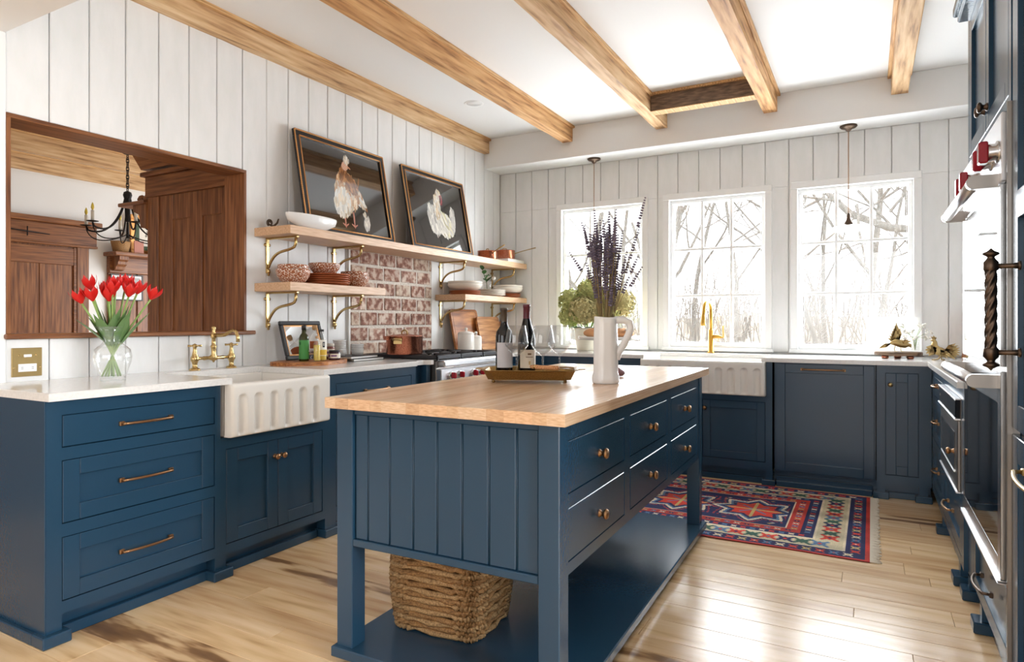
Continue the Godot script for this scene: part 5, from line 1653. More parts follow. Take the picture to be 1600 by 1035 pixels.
	# ramekins on a pile of two black books
	for i in 2:
		var bk = thing("cookbook", ["black cookbook, the lower of two lying beside the board", "black cookbook, the upper of two lying under the white ramekins"][i], "book", Vector3(0.2 - 0.02 * i, 0.9155 + 0.0165 * i, 2.265 + 0.03 * i), 0.1 * i, "black cookbooks")
		part("pages", bx(Vector3(-0.097, 0.002, -0.145), Vector3(0.1, 0.014, 0.145), 0.001), M.paper, bk)
		part("cover", boxes([[Vector3(-0.1, 0, -0.15), Vector3(0.104, 0.0022, 0.15)], [Vector3(-0.1, 0.0138, -0.15), Vector3(0.104, 0.016, 0.15)], [Vector3(-0.1035, 0, -0.15), Vector3(-0.099, 0.016, 0.15)]], 0.0008), M.black, bk)
	var yb = 0.9155 + 0.033
	var k = 0
	for s in [[Vector3(0.15, yb, 2.385), 3], [Vector3(0.17, yb, 2.235), 2]]:
		for i in s[1]:
			var lab = ["lowest", "middle", "topmost"][i] + " white fluted ramekin in the stack of three beside the jars" if k < 3 else ["lower", "upper"][i] + " white fluted ramekin in the stack of two next to the bricks"
			var o = thing("ramekin", lab, "ramekin", s[0] + Vector3(0, 0.031 * i, 0), 0.0, "stack of three ramekins" if k < 3 else "stack of two ramekins")
			k += 1
			var rk = S()
			rk.set_smooth_group(0)
			lathe(rk, [Vector2(0, 0), Vector2(0.036, 0), Vector2(0.041, 0.036), Vector2(0.0425, 0.0365), Vector2(0.043, 0.042), Vector2(0.039, 0.042), Vector2(0.034, 0.006), Vector2(0, 0.005)], 32)
			for q in 32:
				var a = TAU * q / 32
				tube(rk, [Vector3(0.0366 * cos(a), 0.002, 0.0366 * sin(a)), Vector3(0.041 * cos(a), 0.034, 0.041 * sin(a))], 0.0016, 4)
			part("dish", done(rk), M.white_gloss, o)
	# copper pot on the range
	t = thing("copper_pot", "lidded copper pot with a pouring lip and brass fittings on the range", "pot", Vector3(0.33, 0.9445, 1.93), 0)
	var r = 0.128
	part("pot", lt([Vector2(0, 0), Vector2(r * 0.97, 0), Vector2(r, 0.008), Vector2(r, 0.125), Vector2(r * 1.02, 0.128), Vector2(r * 0.97, 0.128), Vector2(r * 0.96, 0.01), Vector2(0, 0.008)], 44), M.copper, t)
	var ld = part("lid", lt([Vector2(r * 0.99, 0.128), Vector2(r * 0.8, 0.134), Vector2(0.02, 0.142), Vector2(0, 0.142)], 40), M.copper, t)
	part("lid_grip", tb([Vector3(-0.026, 0.139, 0.0), Vector3(-0.022, 0.158, 0), Vector3(-0.008, 0.168, 0), Vector3(0.008, 0.168, 0), Vector3(0.022, 0.158, 0), Vector3(0.026, 0.139, 0)], 0.0055, 10), M.brass_dull, ld)
	part("handle_plate", done(box(S(), Vector3(-0.03, 0.075, 0.0), Vector3(0.03, 0.115, 0.005), 0.002, Transform3D(Basis(Vector3.UP, 0.35), Vector3(r * 0.3, 0, r * 0.955)))), M.brass_dull, t)
	part("side_handle", tb([Vector3(0.01, 0.1, r + 0.002), Vector3(0.02, 0.105, r + 0.03), Vector3(0.06, 0.105, r + 0.022), Vector3(0.07, 0.1, r - 0.01)], 0.006, 10), M.brass_dull, t)
	part("pouring_lip", done(prism(S(), PackedVector2Array([Vector2(-0.03, 0.128), Vector2(0.03, 0.128), Vector2(0.022, 0.10), Vector2(-0.022, 0.10)]), 0, 0.022, Transform3D(Basis(Vector3.UP, -0.5), Vector3(-r * 0.46, 0, r * 0.86)))), M.copper, t)
	# canisters and cutting boards in the corner
	for c in [[Vector3(0.235, 0.9155, 0.985), 0.07, 0.15, "larger white ceramic canister with a knobbed lid beside the range"], [Vector3(0.235, 0.9155, 0.83), 0.052, 0.115, "smaller white ceramic canister with a knobbed lid beside the range"]]:
		t = thing("canister", c[3], "canister", c[0], 0.0, "white canisters")
		var cr: float = c[1]
		var ch: float = c[2]
		part("jar", lt([Vector2(0, 0), Vector2(cr * 0.97, 0), Vector2(cr, 0.005), Vector2(cr, ch), Vector2(cr * 0.96, ch + 0.002), Vector2(0, ch + 0.002)], 36), M.ceramic, t)
		part("lid", lt([Vector2(cr * 0.99, ch + 0.003), Vector2(cr, ch + 0.007), Vector2(cr * 0.86, ch + 0.02), Vector2(cr * 0.3, ch + 0.027), Vector2(0.008, ch + 0.029), Vector2(0.010, ch + 0.034), Vector2(0.015, ch + 0.044), Vector2(0.012, ch + 0.056), Vector2(0, ch + 0.06)], 32), M.ceramic, t)
	for b in [[0.74, 0.215, 0.37, 0.105, M.acacia_light, "large pale cutting board with a juice groove leaning in the corner", true], [0.42, 0.195, 0.305, 0.15, M.acacia, "striped acacia cutting board leaning in front of the larger board", false], [0.14, 0.13, 0.26, 0.09, M.acacia_light, "plain small cutting board leaning next to the back wall", false]]:
		t = thing("cutting_board", b[5], "cutting board", Vector3(b[3], 0.9155, b[0]), 0, "leaning cutting boards")
		t.basis = Basis(Vector3.UP, PI / 2) * Basis(Vector3.RIGHT, -0.2)
		var hw: float = b[1]
		var bh: float = b[2]
		var rp = PackedVector2Array()
		for q in [[hw - 0.03, 0.03, -PI / 2], [hw - 0.03, bh - 0.03, 0.0], [-hw + 0.03, bh - 0.03, PI / 2], [-hw + 0.03, 0.03, PI]]:
			for i in 6:
				var a: float = q[2] + PI / 2 * i / 5
				rp.append(Vector2(q[0] + 0.03 * cos(a), q[1] + 0.03 * sin(a)))
		part("board", done(prism(S(), rp, 0, 0.02)), b[4], t)
		if b[6]:
			var loop = []
			for p in rp:
				loop.append(Vector3(p.x * 0.88, 0.02 + p.y * 0.9, 0.0195))
			loop.append(loop[0])
			part("juice_groove", tb(loop, 0.0028, 5, false), M.oak_door, t)

func tulips() -> void:
	var c = Vector3(0.30, 0.9155, 3.93)
	var v = thing("glass_vase", "clear flared glass vase of water holding the red tulips", "vase", c)
	var pr = [Vector2(0, 0), Vector2(0.046, 0), Vector2(0.05, 0.004), Vector2(0.052, 0.02), Vector2(0.072, 0.075), Vector2(0.077, 0.105), Vector2(0.07, 0.135), Vector2(0.042, 0.16), Vector2(0.036, 0.172), Vector2(0.045, 0.205), Vector2(0.066, 0.236)]
	var inn = []
	for p in pr:
		inn.append(Vector2(maxf(p.x - 0.0025, 0.0), maxf(p.y, 0.014) if p.x > 0.0 else 0.014))
	inn.reverse()
	part("glass", lt(pr + inn, 40), M.thin_glass, v)
	part("water", lt([Vector2(0, 0.0145), Vector2(0.046, 0.0145), Vector2(0.051, 0.024), Vector2(0.069, 0.077), Vector2(0.074, 0.105), Vector2(0.067, 0.134), Vector2(0.056, 0.148), Vector2(0, 0.148)], 32), M.water, v)
	# heads: offset across the picture (u, towards the window wall), height, towards the viewer
	var heads = [[-0.125, 0.365, 0.01], [-0.095, 0.425, -0.02], [-0.072, 0.375, 0.04], [-0.03, 0.40, -0.03], [-0.008, 0.375, 0.03], [0.012, 0.425, 0.0], [0.01, 0.405, 0.045], [0.045, 0.435, -0.04], [0.075, 0.395, 0.035], [0.10, 0.41, -0.02], [0.165, 0.385, 0.01]]
	for i in heads.size():
		var hd: Array = heads[i]
		var dirx = Vector3(0.655, 0, -0.756)
		var dirz = Vector3(0.756, 0, 0.655)
		var top = dirx * (hd[0] * 0.9) + Vector3.UP * (hd[1] - 0.03) + dirz * hd[2]
		var t = thing("tulip", "red tulip standing in the clear glass vase", "tulip", c, 0.0, "red tulips in the vase")
		var neck = dirx * (hd[0] * 0.18) + Vector3.UP * 0.18 + dirz * (hd[2] * 0.3)
		var foot = -dirx * (hd[0] * 0.25) + Vector3.UP * 0.018 - dirz * (hd[2] * 0.5)
		part("stem", tb(bez(foot, foot.lerp(neck, 0.5), neck, top, 14), 0.0042, 7), M.stem, t)
		var out = (top - neck).normalized()
		var bz = Basis(Quaternion(Vector3.UP, out.lerp(Vector3.UP, 0.35).normalized()))
		var bloom = Node3D.new()
		bloom.name = "bloom"
		t.add_child(bloom)
		bloom.transform = Transform3D(bz, top)
		for k in 6:
			var st = S()
			st.set_smooth_group(0)
			var a0 = TAU * k / 6.0 + i
			var rows = []
			for y in 7:
				var ty = y / 6.0
				var rr: float = (0.004 + 0.028 * sin(minf(ty * 1.9, 1.9))) * (1.0 if k % 2 == 0 else 0.9)
				var row = []
				for x in 5:
					var aw = (x - 2) / 2.0 * 0.62 * (1.0 - pow(ty, 4.0) * 0.9)
					row.append(Vector3(rr * cos(a0 + aw), 0.068 * ty - 0.005 * absf(x - 2) * ty, rr * sin(a0 + aw)))
				rows.append(row)
			for y in 6:
				for x in 4:
					quad(st, rows[y][x], rows[y + 1][x], rows[y + 1][x + 1], rows[y][x + 1])
			part("petal", done(st), M.tulip, bloom)
		var lt0 = neck.lerp(top, 0.05)
		part("leaf", leaf(neck - Vector3.UP * 0.03, (top - neck) * 0.85 + dirz * rng.randf_range(-0.02, 0.05) + dirx * rng.randf_range(-0.03, 0.03), 0.026), M.leaf, t)
		if i % 2 == 0:
			part("leaf", leaf(neck - Vector3.UP * 0.02, (top - neck) * 0.7 + dirz * rng.randf_range(0.0, 0.06) + dirx * rng.randf_range(-0.06, 0.06), 0.024), M.leaf, t)

# ---------------------------------------------------------------- on the island
func island_things() -> void:
	var I = Transform3D(Basis(Vector3.UP, 0.0195), Vector3(2.465, 0.9155, 3.93))
	# tray
	var tc = I * Vector3(-0.53, 0, -0.865)
	var tr = thing("gilt_tray", "antique gilt metal tray with clipped corners on ball feet, holding the wine", "tray", tc, 0.42)
	var oct = func(hx: float, hz: float, c: float) -> Array: return [Vector2(hx, hz - c), Vector2(hx - c, hz), Vector2(-hx + c, hz), Vector2(-hx, hz - c), Vector2(-hx, -hz + c), Vector2(-hx + c, -hz), Vector2(hx - c, -hz), Vector2(hx, -hz + c)]
	var loops = [[0.175, 0.115, 0.03, 0.014], [0.192, 0.132, 0.035, 0.05], [0.206, 0.146, 0.038, 0.054], [0.205, 0.145, 0.038, 0.056], [0.189, 0.129, 0.034, 0.053], [0.171, 0.111, 0.029, 0.018]]
	var st = S()
	st.set_smooth_group(-1)
	for i in loops.size() - 1:
		var a: Array = oct.call(loops[i][0], loops[i][1], loops[i][2])
		var b: Array = oct.call(loops[i + 1][0], loops[i + 1][1], loops[i + 1][2])
		for k in 8:
			var n = (k + 1) % 8
			quad(st, Vector3(a[k].x, loops[i][3], a[k].y), Vector3(b[k].x, loops[i + 1][3], b[k].y), Vector3(b[n].x, loops[i + 1][3], b[n].y), Vector3(a[n].x, loops[i][3], a[n].y))
	prism(st, PackedVector2Array(oct.call(0.175, 0.115, 0.03)), -0.0185, -0.0135, Transform3D(Basis(Vector3.RIGHT, PI / 2), Vector3.ZERO))
	part("pan", done(st), M.gold_leaf, tr)
	for e in [[1, 1], [1, -1], [-1, 1], [-1, -1]]:
		part("ball_foot", done(ball(S(), Vector3(e[0] * 0.15, 0.0075, e[1] * 0.092), Vector3(0.0085, 0.0075, 0.0085), 12, 8)), M.gold_leaf, tr)
	for e in [-1.0, 1.0]:
		part("handle", done(prism(S(), PackedVector2Array([Vector2(0.2, -0.05), Vector2(0.235, -0.03), Vector2(0.235, 0.03), Vector2(0.2, 0.05)]), -0.056, -0.052, Transform3D(Basis(Vector3.UP, 0.0 if e > 0 else PI) * Basis(Vector3.RIGHT, PI / 2), Vector3.ZERO))), M.gold_leaf, tr)
	var T = Transform3D(Basis(Vector3.UP, 0.42), tc + Vector3(0, 0.0188, 0))
	# bottles
	var b1 = thing("wine_bottle", "dark wine bottle with a plain grey label and bronze capsule", "bottle", T * Vector3(-0.115, 0, -0.005), 0.6)
	var wp = [Vector2(0, 0), Vector2(0.034, 0), Vector2(0.037, 0.004), Vector2(0.037, 0.175), Vector2(0.034, 0.195), Vector2(0.018, 0.218), Vector2(0.0142, 0.232), Vector2(0.0138, 0.285), Vector2(0.0155, 0.287), Vector2(0.0155, 0.297), Vector2(0, 0.297)]
	part("glass", lt(wp, 32), M.wine_glass, b1)
	part("capsule", lt([Vector2(0.0147, 0.238), Vector2(0.0146, 0.286), Vector2(0.0161, 0.287), Vector2(0.0161, 0.298), Vector2(0, 0.299)], 24), mat(c8(92, 82, 72), 0.35, 0.5), b1)
	part("paper_label", wrap_label(0.0374, 0.04, 0.148, -0.2, 2.6), mat(c8(196, 194, 198), 0.7), b1)
	var b2 = thing("wine_bottle", "dark wine bottle with a cream label and maroon capsule", "bottle", T * Vector3(-0.02, 0, -0.062), 0.6)
	part("glass", lt([Vector2(0, 0), Vector2(0.036, 0), Vector2(0.039, 0.004), Vector2(0.039, 0.165), Vector2(0.034, 0.19), Vector2(0.022, 0.225), Vector2(0.0152, 0.255), Vector2(0.0145, 0.3), Vector2(0.016, 0.302), Vector2(0.016, 0.312), Vector2(0, 0.312)], 32), M.wine_glass, b2)
	part("capsule", lt([Vector2(0.0164, 0.24), Vector2(0.0153, 0.27), Vector2(0.0152, 0.3), Vector2(0.0167, 0.301), Vector2(0.0167, 0.314), Vector2(0, 0.315)], 24), mat(c8(96, 34, 48), 0.35), b2)
	part("paper_label", wrap_label(0.0394, 0.035, 0.115, 0.2, 2.5), label_mat(c8(228, 216, 196), [[Rect2i(52, 12, 24, 6), c8(120, 90, 60)], [Rect2i(58, 40, 12, 12), c8(190, 160, 110)], [Rect2i(40, 24, 48, 3), c8(150, 130, 110)]]), b2)
	# glasses
	var gp0 = [Vector2(0, 0), Vector2(0.034, 0), Vector2(0.034, 0.0015), Vector2(0.006, 0.005), Vector2(0.0038, 0.015), Vector2(0.0036, 0.085), Vector2(0.006, 0.094), Vector2(0.026, 0.112), Vector2(0.043, 0.137), Vector2(0.044, 0.15), Vector2(0.036, 0.2), Vector2(0.0325, 0.222), Vector2(0.0316, 0.222), Vector2(0.035, 0.2), Vector2(0.043, 0.15), Vector2(0.042, 0.1375), Vector2(0.025, 0.1135), Vector2(0.004, 0.0965), Vector2(0, 0.096)]
	var gp = []
	for p in gp0:
		gp.append(Vector2(p.x * (1.0 if p.y < 0.09 else 1.16), p.y))
	var gl = lt(gp, 36)
	var spots = [[Vector3(-0.055, 0, 0.06), "clear stemmed wine glass in front of the bottle with the grey label"], [Vector3(0.055, 0, 0.035), "clear stemmed wine glass in the middle, in front of the maroon-capped bottle"], [Vector3(0.125, 0, -0.045), "clear stemmed wine glass next to the corkscrew end of the tray"]]
	for s in spots:
		var g = thing("wine_glass", s[1], "wine glass", T * s[0], 0.0, "wine glasses on the tray")
		part("bowl_and_stem", gl, M.glass, g)
	var ck = thing("corkscrew", "antler-handled corkscrew resting on the rim of the tray", "corkscrew", T * Vector3(0.07, 0.046, 0.135), -0.12)
	part("handle", tb([Vector3(-0.075, 0.004, 0), Vector3(-0.055, 0.004, 0), Vector3(-0.01, 0.003, 0.003), Vector3(0.03, 0.004, 0.001), Vector3(0.062, 0.004, 0)], [0.006, 0.0095, 0.0085, 0.009, 0.0085], 12), M.bread, ck)
	part("ferrule", tb([Vector3(-0.054, 0.004, 0), Vector3(-0.048, 0.004, 0)], 0.0102, 12), M.brass, ck)
	part("blade", tb([Vector3(0.06, 0.003, 0), Vector3(0.1, 0.003, -0.004), Vector3(0.14, 0.001, -0.008)], [0.005, 0.005, 0.001], 8, true, 0.35), M.steel, ck)
	# pitcher
	var pc = I * Vector3(-0.205, 0, -0.915)
	var pt = thing("pitcher", "tall white glazed pitcher with an angular handle, used as a vase", "pitcher", pc, 0.42)
	var ps = S()
	ps.set_smooth_group(0)
	var rows = []
	var prof = [[0.0, 0.05], [0.006, 0.0545], [0.028, 0.055], [0.045, 0.049], [0.08, 0.0495], [0.14, 0.0495], [0.2, 0.048], [0.25, 0.0465], [0.275, 0.046], [0.277, 0.0435], [0.25, 0.042], [0.03, 0.043], [0.012, 0.0]]
	for p in prof:
		var row = []
		for k in 40:
			var a = TAU * k / 40
			# softly faceted, hand-built walls
			var f: float = (p[1] + 0.0) * (1.0 + 0.035 * cos(6.0 * a + 0.5) + 0.01 * sin(a * 3.0 + p[0] * 20.0))
			row.append(Vector3(f * cos(a), p[0] + 0.002 * sin(a * 2.0 + p[0] * 31.0) * (1.0 if p[0] > 0.01 else 0.0), f * sin(a) * 0.92))
		rows.append(row)
	for i in rows.size() - 1:
		for k in 40:
			var n = (k + 1) % 40
			quad(ps, rows[i][k], rows[i + 1][k], rows[i + 1][n], rows[i][n])
	for k in 40:
		tri(ps, Vector3.ZERO, rows[0][k], rows[0][(k + 1) % 40])
	part("body", done(ps), M.white_gloss, pt)
	part("handle", tb([Vector3(0.038, 0.264, 0), Vector3(0.075, 0.264, 0), Vector3(0.098, 0.254, 0), Vector3(0.104, 0.233, 0), Vector3(0.094, 0.203, 0), Vector3(0.072, 0.16, 0), Vector3(0.052, 0.13, 0), Vector3(0.044, 0.10, 0)], [0.013, 0.012, 0.012, 0.012, 0.012, 0.012, 0.013, 0.012], 12, true, 1.25), M.white_gloss, pt)
	# lavender
	var protos = []
	for v in 4:
		var spk = S()
		var L: float = [0.13, 0.1, 0.15, 0.085][v]
		for q in int(L / 0.0108):
			var y = q * 0.0108
			var taper = 1.0 - 0.55 * y / L
			if q == 2 and v % 2 == 0:
				continue
			for k in 5:
				var a = TAU * k / 5.0 + q * 0.7
				ball(spk, Vector3(cos(a) * 0.0048 * taper, y, sin(a) * 0.0048 * taper), Vector3(0.0043, 0.005, 0.0043) * taper, 5, 4)
		protos.append(done(spk))
	for i in 84:
		var a = rng.randf() * TAU
		var rr = sqrt(rng.randf())
		var hgt = rng.randf_range(0.40, 0.64) - 0.06 * rr
		var lean = rr * rng.randf_range(0.04, 0.1)
		if i < 6:
			lean = [0.14, -0.12, 0.11, 0.12, -0.08, 0.13][i]
			a = 0.1 * i
			hgt = [0.655, 0.47, 0.52, 0.46, 0.56, 0.40][i]
		var base = Vector3(cos(a) * rr * 0.024, 0.02, sin(a) * rr * 0.024)
		var rim = Vector3(cos(a) * rr * 0.034, 0.27, sin(a) * rr * 0.031)
		var tip = Vector3(cos(a) * lean, 0.03 + hgt, sin(a) * lean * 0.8)
		var t = thing("lavender_stem", "dried lavender stem with a grey-violet flower spike in the white pitcher", "lavender", pc + Vector3(0, 0.0, 0), 0.42, "dried lavender in the pitcher")
		part("stem", tb([base, rim, rim.lerp(tip, 0.55) + Vector3(0, 0.012, 0), tip], 0.0013, 4), M.straw, t)
		var s = part("flower_spike", protos[i % 4], M.lavender, t)
		var dir = (tip - rim).normalized()
		s.transform = Transform3D(Basis(Quaternion(Vector3.UP, dir)) * Basis(Vector3.UP, rng.randf() * 6.0), tip - dir * 0.03)
		if i % 3 == 0:
			var s2 = part("flower_spike", protos[3], M.lavender, t)
			s2.transform = Transform3D(Basis(Quaternion(Vector3.UP, dir)), rim.lerp(tip, rng.randf_range(0.35, 0.7)))
	# a bulb half hidden by the pitcher
	var bp = I * Vector3(-0.268, 0, -1.275)
	var bl = thing("shallot", "small mauve bulb lying behind the white pitcher", "vegetable", bp)
	part("bulb", lt([Vector2(0, 0), Vector2(0.02, 0.002), Vector2(0.03, 0.012), Vector2(0.028, 0.024), Vector2(0.012, 0.034), Vector2(0.003, 0.04), Vector2(0, 0.041)], 20), mat(c8(140, 104, 110), 0.4), bl)

# ---------------------------------------------------------------- by the windows
func window_things() -> void:
	# hydrangeas
	var hp = Vector3(1.0, 0.9155, 0.185)
	var t = thing("flower_pot", "cream glazed flower pot on the window counter", "pot", hp)
	part("pot", lt([Vector2(0, 0), Vector2(0.085, 0), Vector2(0.09, 0.006), Vector2(0.108, 0.15), Vector2(0.112, 0.185), Vector2(0.118, 0.19), Vector2(0.118, 0.204), Vector2(0.108, 0.206), Vector2(0.1, 0.17), Vector2(0, 0.165)], 36), M.cream, t)
	var hy = thing("hydrangea", "bunch of dried green hydrangea heads growing out of the cream pot", "hydrangea", hp)
	var r = RandomNumberGenerator.new()
	r.seed = 3
	var hs = [[-0.17, 0.30, 0.0, 0.095], [-0.15, 0.44, 0.02, 0.11], [0.0, 0.36, 0.09, 0.125], [0.02, 0.54, 0.0, 0.1], [0.13, 0.47, -0.03, 0.1], [0.33, 0.42, 0.02, 0.12], [0.24, 0.34, 0.08, 0.1], [-0.02, 0.47, -0.05, 0.1], [0.12, 0.34, 0.05, 0.1]]
	for i in hs.size():
		var h: Array = hs[i]
		var c = Vector3(h[0], h[1], h[2])
		var st = S()
		st.set_smooth_group(-1)
		for k in 420:
			var d = Vector3(r.randfn(), r.randfn(), r.randfn()).normalized()
			var p = c + d * h[3] * r.randf_range(0.8, 1.03)
			var u = d.cross(Vector3(r.randf(), r.randf(), r.randf())).normalized()
			var v = d.cross(u)
			var s = r.randf_range(0.014, 0.022)
			for q in 2:
				var a = u.rotated(d, q * PI / 2)
				var b = v.rotated(d, q * PI / 2) * 0.55 + d * r.randf_range(-0.35, 0.35)
				quad(st, p - a * s, p - b * s + d * 0.004, p + a * s, p + b * s + d * 0.004)
		ball(st, c, Vector3.ONE * h[3] * 0.68, 10, 8)
		part("flower_head", done(st), M.hydrangea if i % 3 != 2 else M.hydrangea2, hy)
		part("stem", tb([Vector3(h[0] * 0.15, 0.16, h[2] * 0.2), Vector3(h[0] * 0.5, h[1] * 0.65, h[2] * 0.5), c], 0.005, 6), M.stem, hy)
	for k in 9:
		var a = TAU * k / 9
		part("leaf", leaf(Vector3(cos(a) * 0.04, 0.18, sin(a) * 0.04), Vector3(cos(a) * 0.13, 0.07, sin(a) * 0.12), 0.04, 0.05), M.dark_leaf, hy)
	# cake stand with bread
	t = thing("cake_stand", "white pedestal cake stand on the counter by the window", "stand", Vector3(1.31, 0.9155, 0.415))
	part("pedestal", lt([Vector2(0, 0), Vector2(0.085, 0), Vector2(0.085, 0.006), Vector2(0.03, 0.02), Vector2(0.022, 0.06), Vector2(0.03, 0.1), Vector2(0, 0.1)], 32), M.ceramic, t)
	part("plate", lt([Vector2(0, 0.1), Vector2(0.21, 0.104), Vector2(0.27, 0.11), Vector2(0.272, 0.135), Vector2(0.265, 0.135), Vector2(0.255, 0.12), Vector2(0, 0.118)], 44), M.ceramic, t)
	for b in [[Vector3(-0.125, 0.119, 0.0), 0.4, 0.135, "round crusty brown loaf on the cake stand, the one by the flower pot"], [Vector3(0.115, 0.119, 0.03), -0.5, 0.12, "floury split loaf on the cake stand, the one seen through the pitcher handle"]]:
		var lf = thing("bread_loaf", b[3], "bread", Vector3(1.31, 0.9155, 0.415) + b[0], b[1])
		var ls = S()
		ball(ls, Vector3(0, 0.042, 0), Vector3(b[2] * 0.85, 0.044, 0.085), 20, 12)
		part("crust", done(ls), M.bread, lf)
		for q in 3:
			part("score", tb([Vector3(-0.05 + 0.05 * q, 0.078 - absf(q - 1) * 0.008, -0.04), Vector3(-0.04 + 0.05 * q, 0.085 - absf(q - 1) * 0.008, 0), Vector3(-0.03 + 0.05 * q, 0.078 - absf(q - 1) * 0.008, 0.04)], 0.006, 6), M.linen, lf)
	# gooseneck tap
	t = thing("gooseneck_tap", "tall brass gooseneck kitchen tap behind the ten-fluted window sink", "tap", Vector3(2.064, 0.9155, 0.10))
	part("base", lt([Vector2(0, 0), Vector2(0.027, 0), Vector2(0.027, 0.008), Vector2(0.021, 0.01), Vector2(0.021, 0.19), Vector2(0.015, 0.194), Vector2(0, 0.194)], 28), M.gold, t)
	var pts = [Vector3(0, 0.19, 0), Vector3(0, 0.33, 0)]
	for i in 13:
		var a = PI * i / 12
		pts.append(Vector3(-0.01 * (1 - cos(a)), 0.34 + 0.085 * sin(a), 0.085 * (1 - cos(a))))
	pts.append(Vector3(-0.022, 0.31, 0.175))
	part("neck", tb(pts, 0.013, 16), M.gold, t)
	part("spray_head", tb([Vector3(-0.022, 0.315, 0.174), Vector3(-0.023, 0.29, 0.177), Vector3(-0.024, 0.27, 0.178), Vector3(-0.025, 0.225, 0.18)], [0.0145, 0.0165, 0.0165, 0.019], 16), M.gold, t)
	part("lever", tb([Vector3(0.018, 0.135, 0), Vector3(0.06, 0.135, 0), Vector3(0.092, 0.128, 0)], [0.016, 0.015, 0.006], 14), M.gold, t)
	part("lever_pin", tb([Vector3(0.09, 0.126, 0), Vector3(0.098, 0.128, 0), Vector3(0.098, 0.225, 0)], 0.006, 10), M.gold, t)
	# pendants
	for p in [[1.06, 0.165, 0.72, "pendant hanging at the left window with its shade behind the lavender"], [3.073, 0.165, 0.69, "pendant with a clear rippled glass shade hanging at the right window"]]:
		t = thing("pendant_lamp", p[3], "lamp", Vector3(p[0], 2.627, p[1]), 0.0, "window pendants")
		var dl: float = p[2]
		part("canopy", lt([Vector2(0.058, 0.0), Vector2(0.06, -0.008), Vector2(0.05, -0.018), Vector2(0.024, -0.026), Vector2(0.018, -0.036), Vector2(0.008, -0.044), Vector2(0, -0.045)], 28), M.dark_bronze, t)
		part("cord", tb([Vector3(0, -0.04, 0), Vector3(0, -dl + 0.03, 0)], 0.0035, 8), mat(c8(176, 140, 112), 0.8), t)
		part("lamp_holder", lt([Vector2(0, -dl - 0.05), Vector2(0.03, -dl - 0.045), Vector2(0.032, -dl - 0.035), Vector2(0.018, -dl - 0.012), Vector2(0.012, -dl + 0.01), Vector2(0.015, -dl + 0.02), Vector2(0.006, -dl + 0.04), Vector2(0, -dl + 0.042)], 20), M.dark_bronze, t)
		var sh = S()
		sh.set_smooth_group(0)
		var rr = [0.022, 0.07, 0.115, 0.135]
		var yy = [-0.042, -0.052, -0.07, -0.086]
		for i in 3:
			for k in 48:
				var q = []
				for e in [[0, 0], [1, 0], [1, 1], [0, 1]]:
					var a = TAU * (k + e[1]) / 48
					var rad: float = rr[i + e[0]] * (1.0 + (0.02 * cos(a * 16.0) if i + e[0] > 0 else 0.0))
					q.append(Vector3(rad * cos(a), -dl + yy[i + e[0]], rad * sin(a)))
				quad(sh, q[0], q[1], q[2], q[3])
		part("lamp_shade", done(sh), M.shade_glass, t)
		part("bulb", done(ball(S(), Vector3(0, -dl - 0.078, 0), Vector3(0.022, 0.03, 0.022), 14, 10)), M.thin_glass, t)
	# live-edge slice on feet with a brass bird
	t = thing("wood_slice_stand", "round live-edge wood slice on copper-brown feet on the window counter", "stand", Vector3(3.385, 0.9155, 0.28))
	var poly = PackedVector2Array()
	for i in 36:
		var a = TAU * i / 36
		var q = 1.0 + 0.02 * sin(a * 5.0) + 0.012 * sin(a * 11.0)
		poly.append(Vector2(0.145 * cos(a) * q, 0.13 * sin(a) * q))
	part("slice", done(prism(S(), poly, -0.046, -0.022, Transform3D(Basis(Vector3.RIGHT, PI / 2), Vector3.ZERO))), M.beam_dark, t)
	for e in [[-0.08, 0.06], [0.07, 0.06], [0.0, -0.08]]:
		part("foot", lt([Vector2(0, 0), Vector2(0.02, 0), Vector2(0.023, 0.01), Vector2(0.02, 0.0225), Vector2(0, 0.0225)], 16, Transform3D(Basis(), Vector3(e[0], 0, e[1]))), M.copper, t)
	metal_bird(Vector3(3.385, 0.962, 0.29))
	metal_rooster(Vector3(3.62, 0.9155, 0.40))
	# small white flowers in a clear vase, and a white card behind
	t = thing("bud_vase", "slim clear glass vase holding small white flowers behind the brass bird", "vase", Vector3(3.49, 0.962, 0.205))
	part("glass", lt([Vector2(0, 0), Vector2(0.024, 0), Vector2(0.026, 0.004), Vector2(0.024, 0.11), Vector2(0.022, 0.11), Vector2(0.022, 0.01), Vector2(0, 0.008)], 24), M.thin_glass, t)
	for k in 9:
		var a = TAU * k / 9 + 0.3
		var f = thing("white_flower", "small white flower on a thin stem in the slim glass vase", "flower", Vector3(3.49, 0.972, 0.205), 0, "white flowers in the slim vase")
		var tip = Vector3(cos(a) * 0.085, 0.13 + 0.05 * sin(k * 2.1), sin(a) * 0.06)
		part("stem", tb([Vector3.ZERO, Vector3(cos(a) * 0.015, 0.09, sin(a) * 0.015), tip], 0.0014, 5), M.stem, f)
		var fs = S()
		for q in 9:
			ball(fs, tip + Vector3(r.randf_range(-0.02, 0.02), r.randf_range(-0.012, 0.014), r.randf_range(-0.02, 0.02)), Vector3.ONE * 0.0075, 6, 4)
		part("blossom", done(fs), M.petal, f)
	var cd = thing("paper_sheet", "blank white sheet of paper leaning in the right-hand window behind the brass bird", "canvas", Vector3(3.36, 0.956, 0.062))
	cd.basis = Basis(Vector3.RIGHT, -0.1)
	part("canvas", bx(Vector3(-0.17, 0, 0), Vector3(0.17, 0.25, 0.002), 0.0), M.sheer, cd)
	var cb = thing("white_canvas", "narrow pale canvas with a raw wood edge leaning in the corner by the ovens", "canvas", Vector3(3.80, 0.9155, 0.16), 0.15)
	cb.basis = Basis(Vector3.UP, 0.1) * Basis(Vector3.BACK, -0.16)
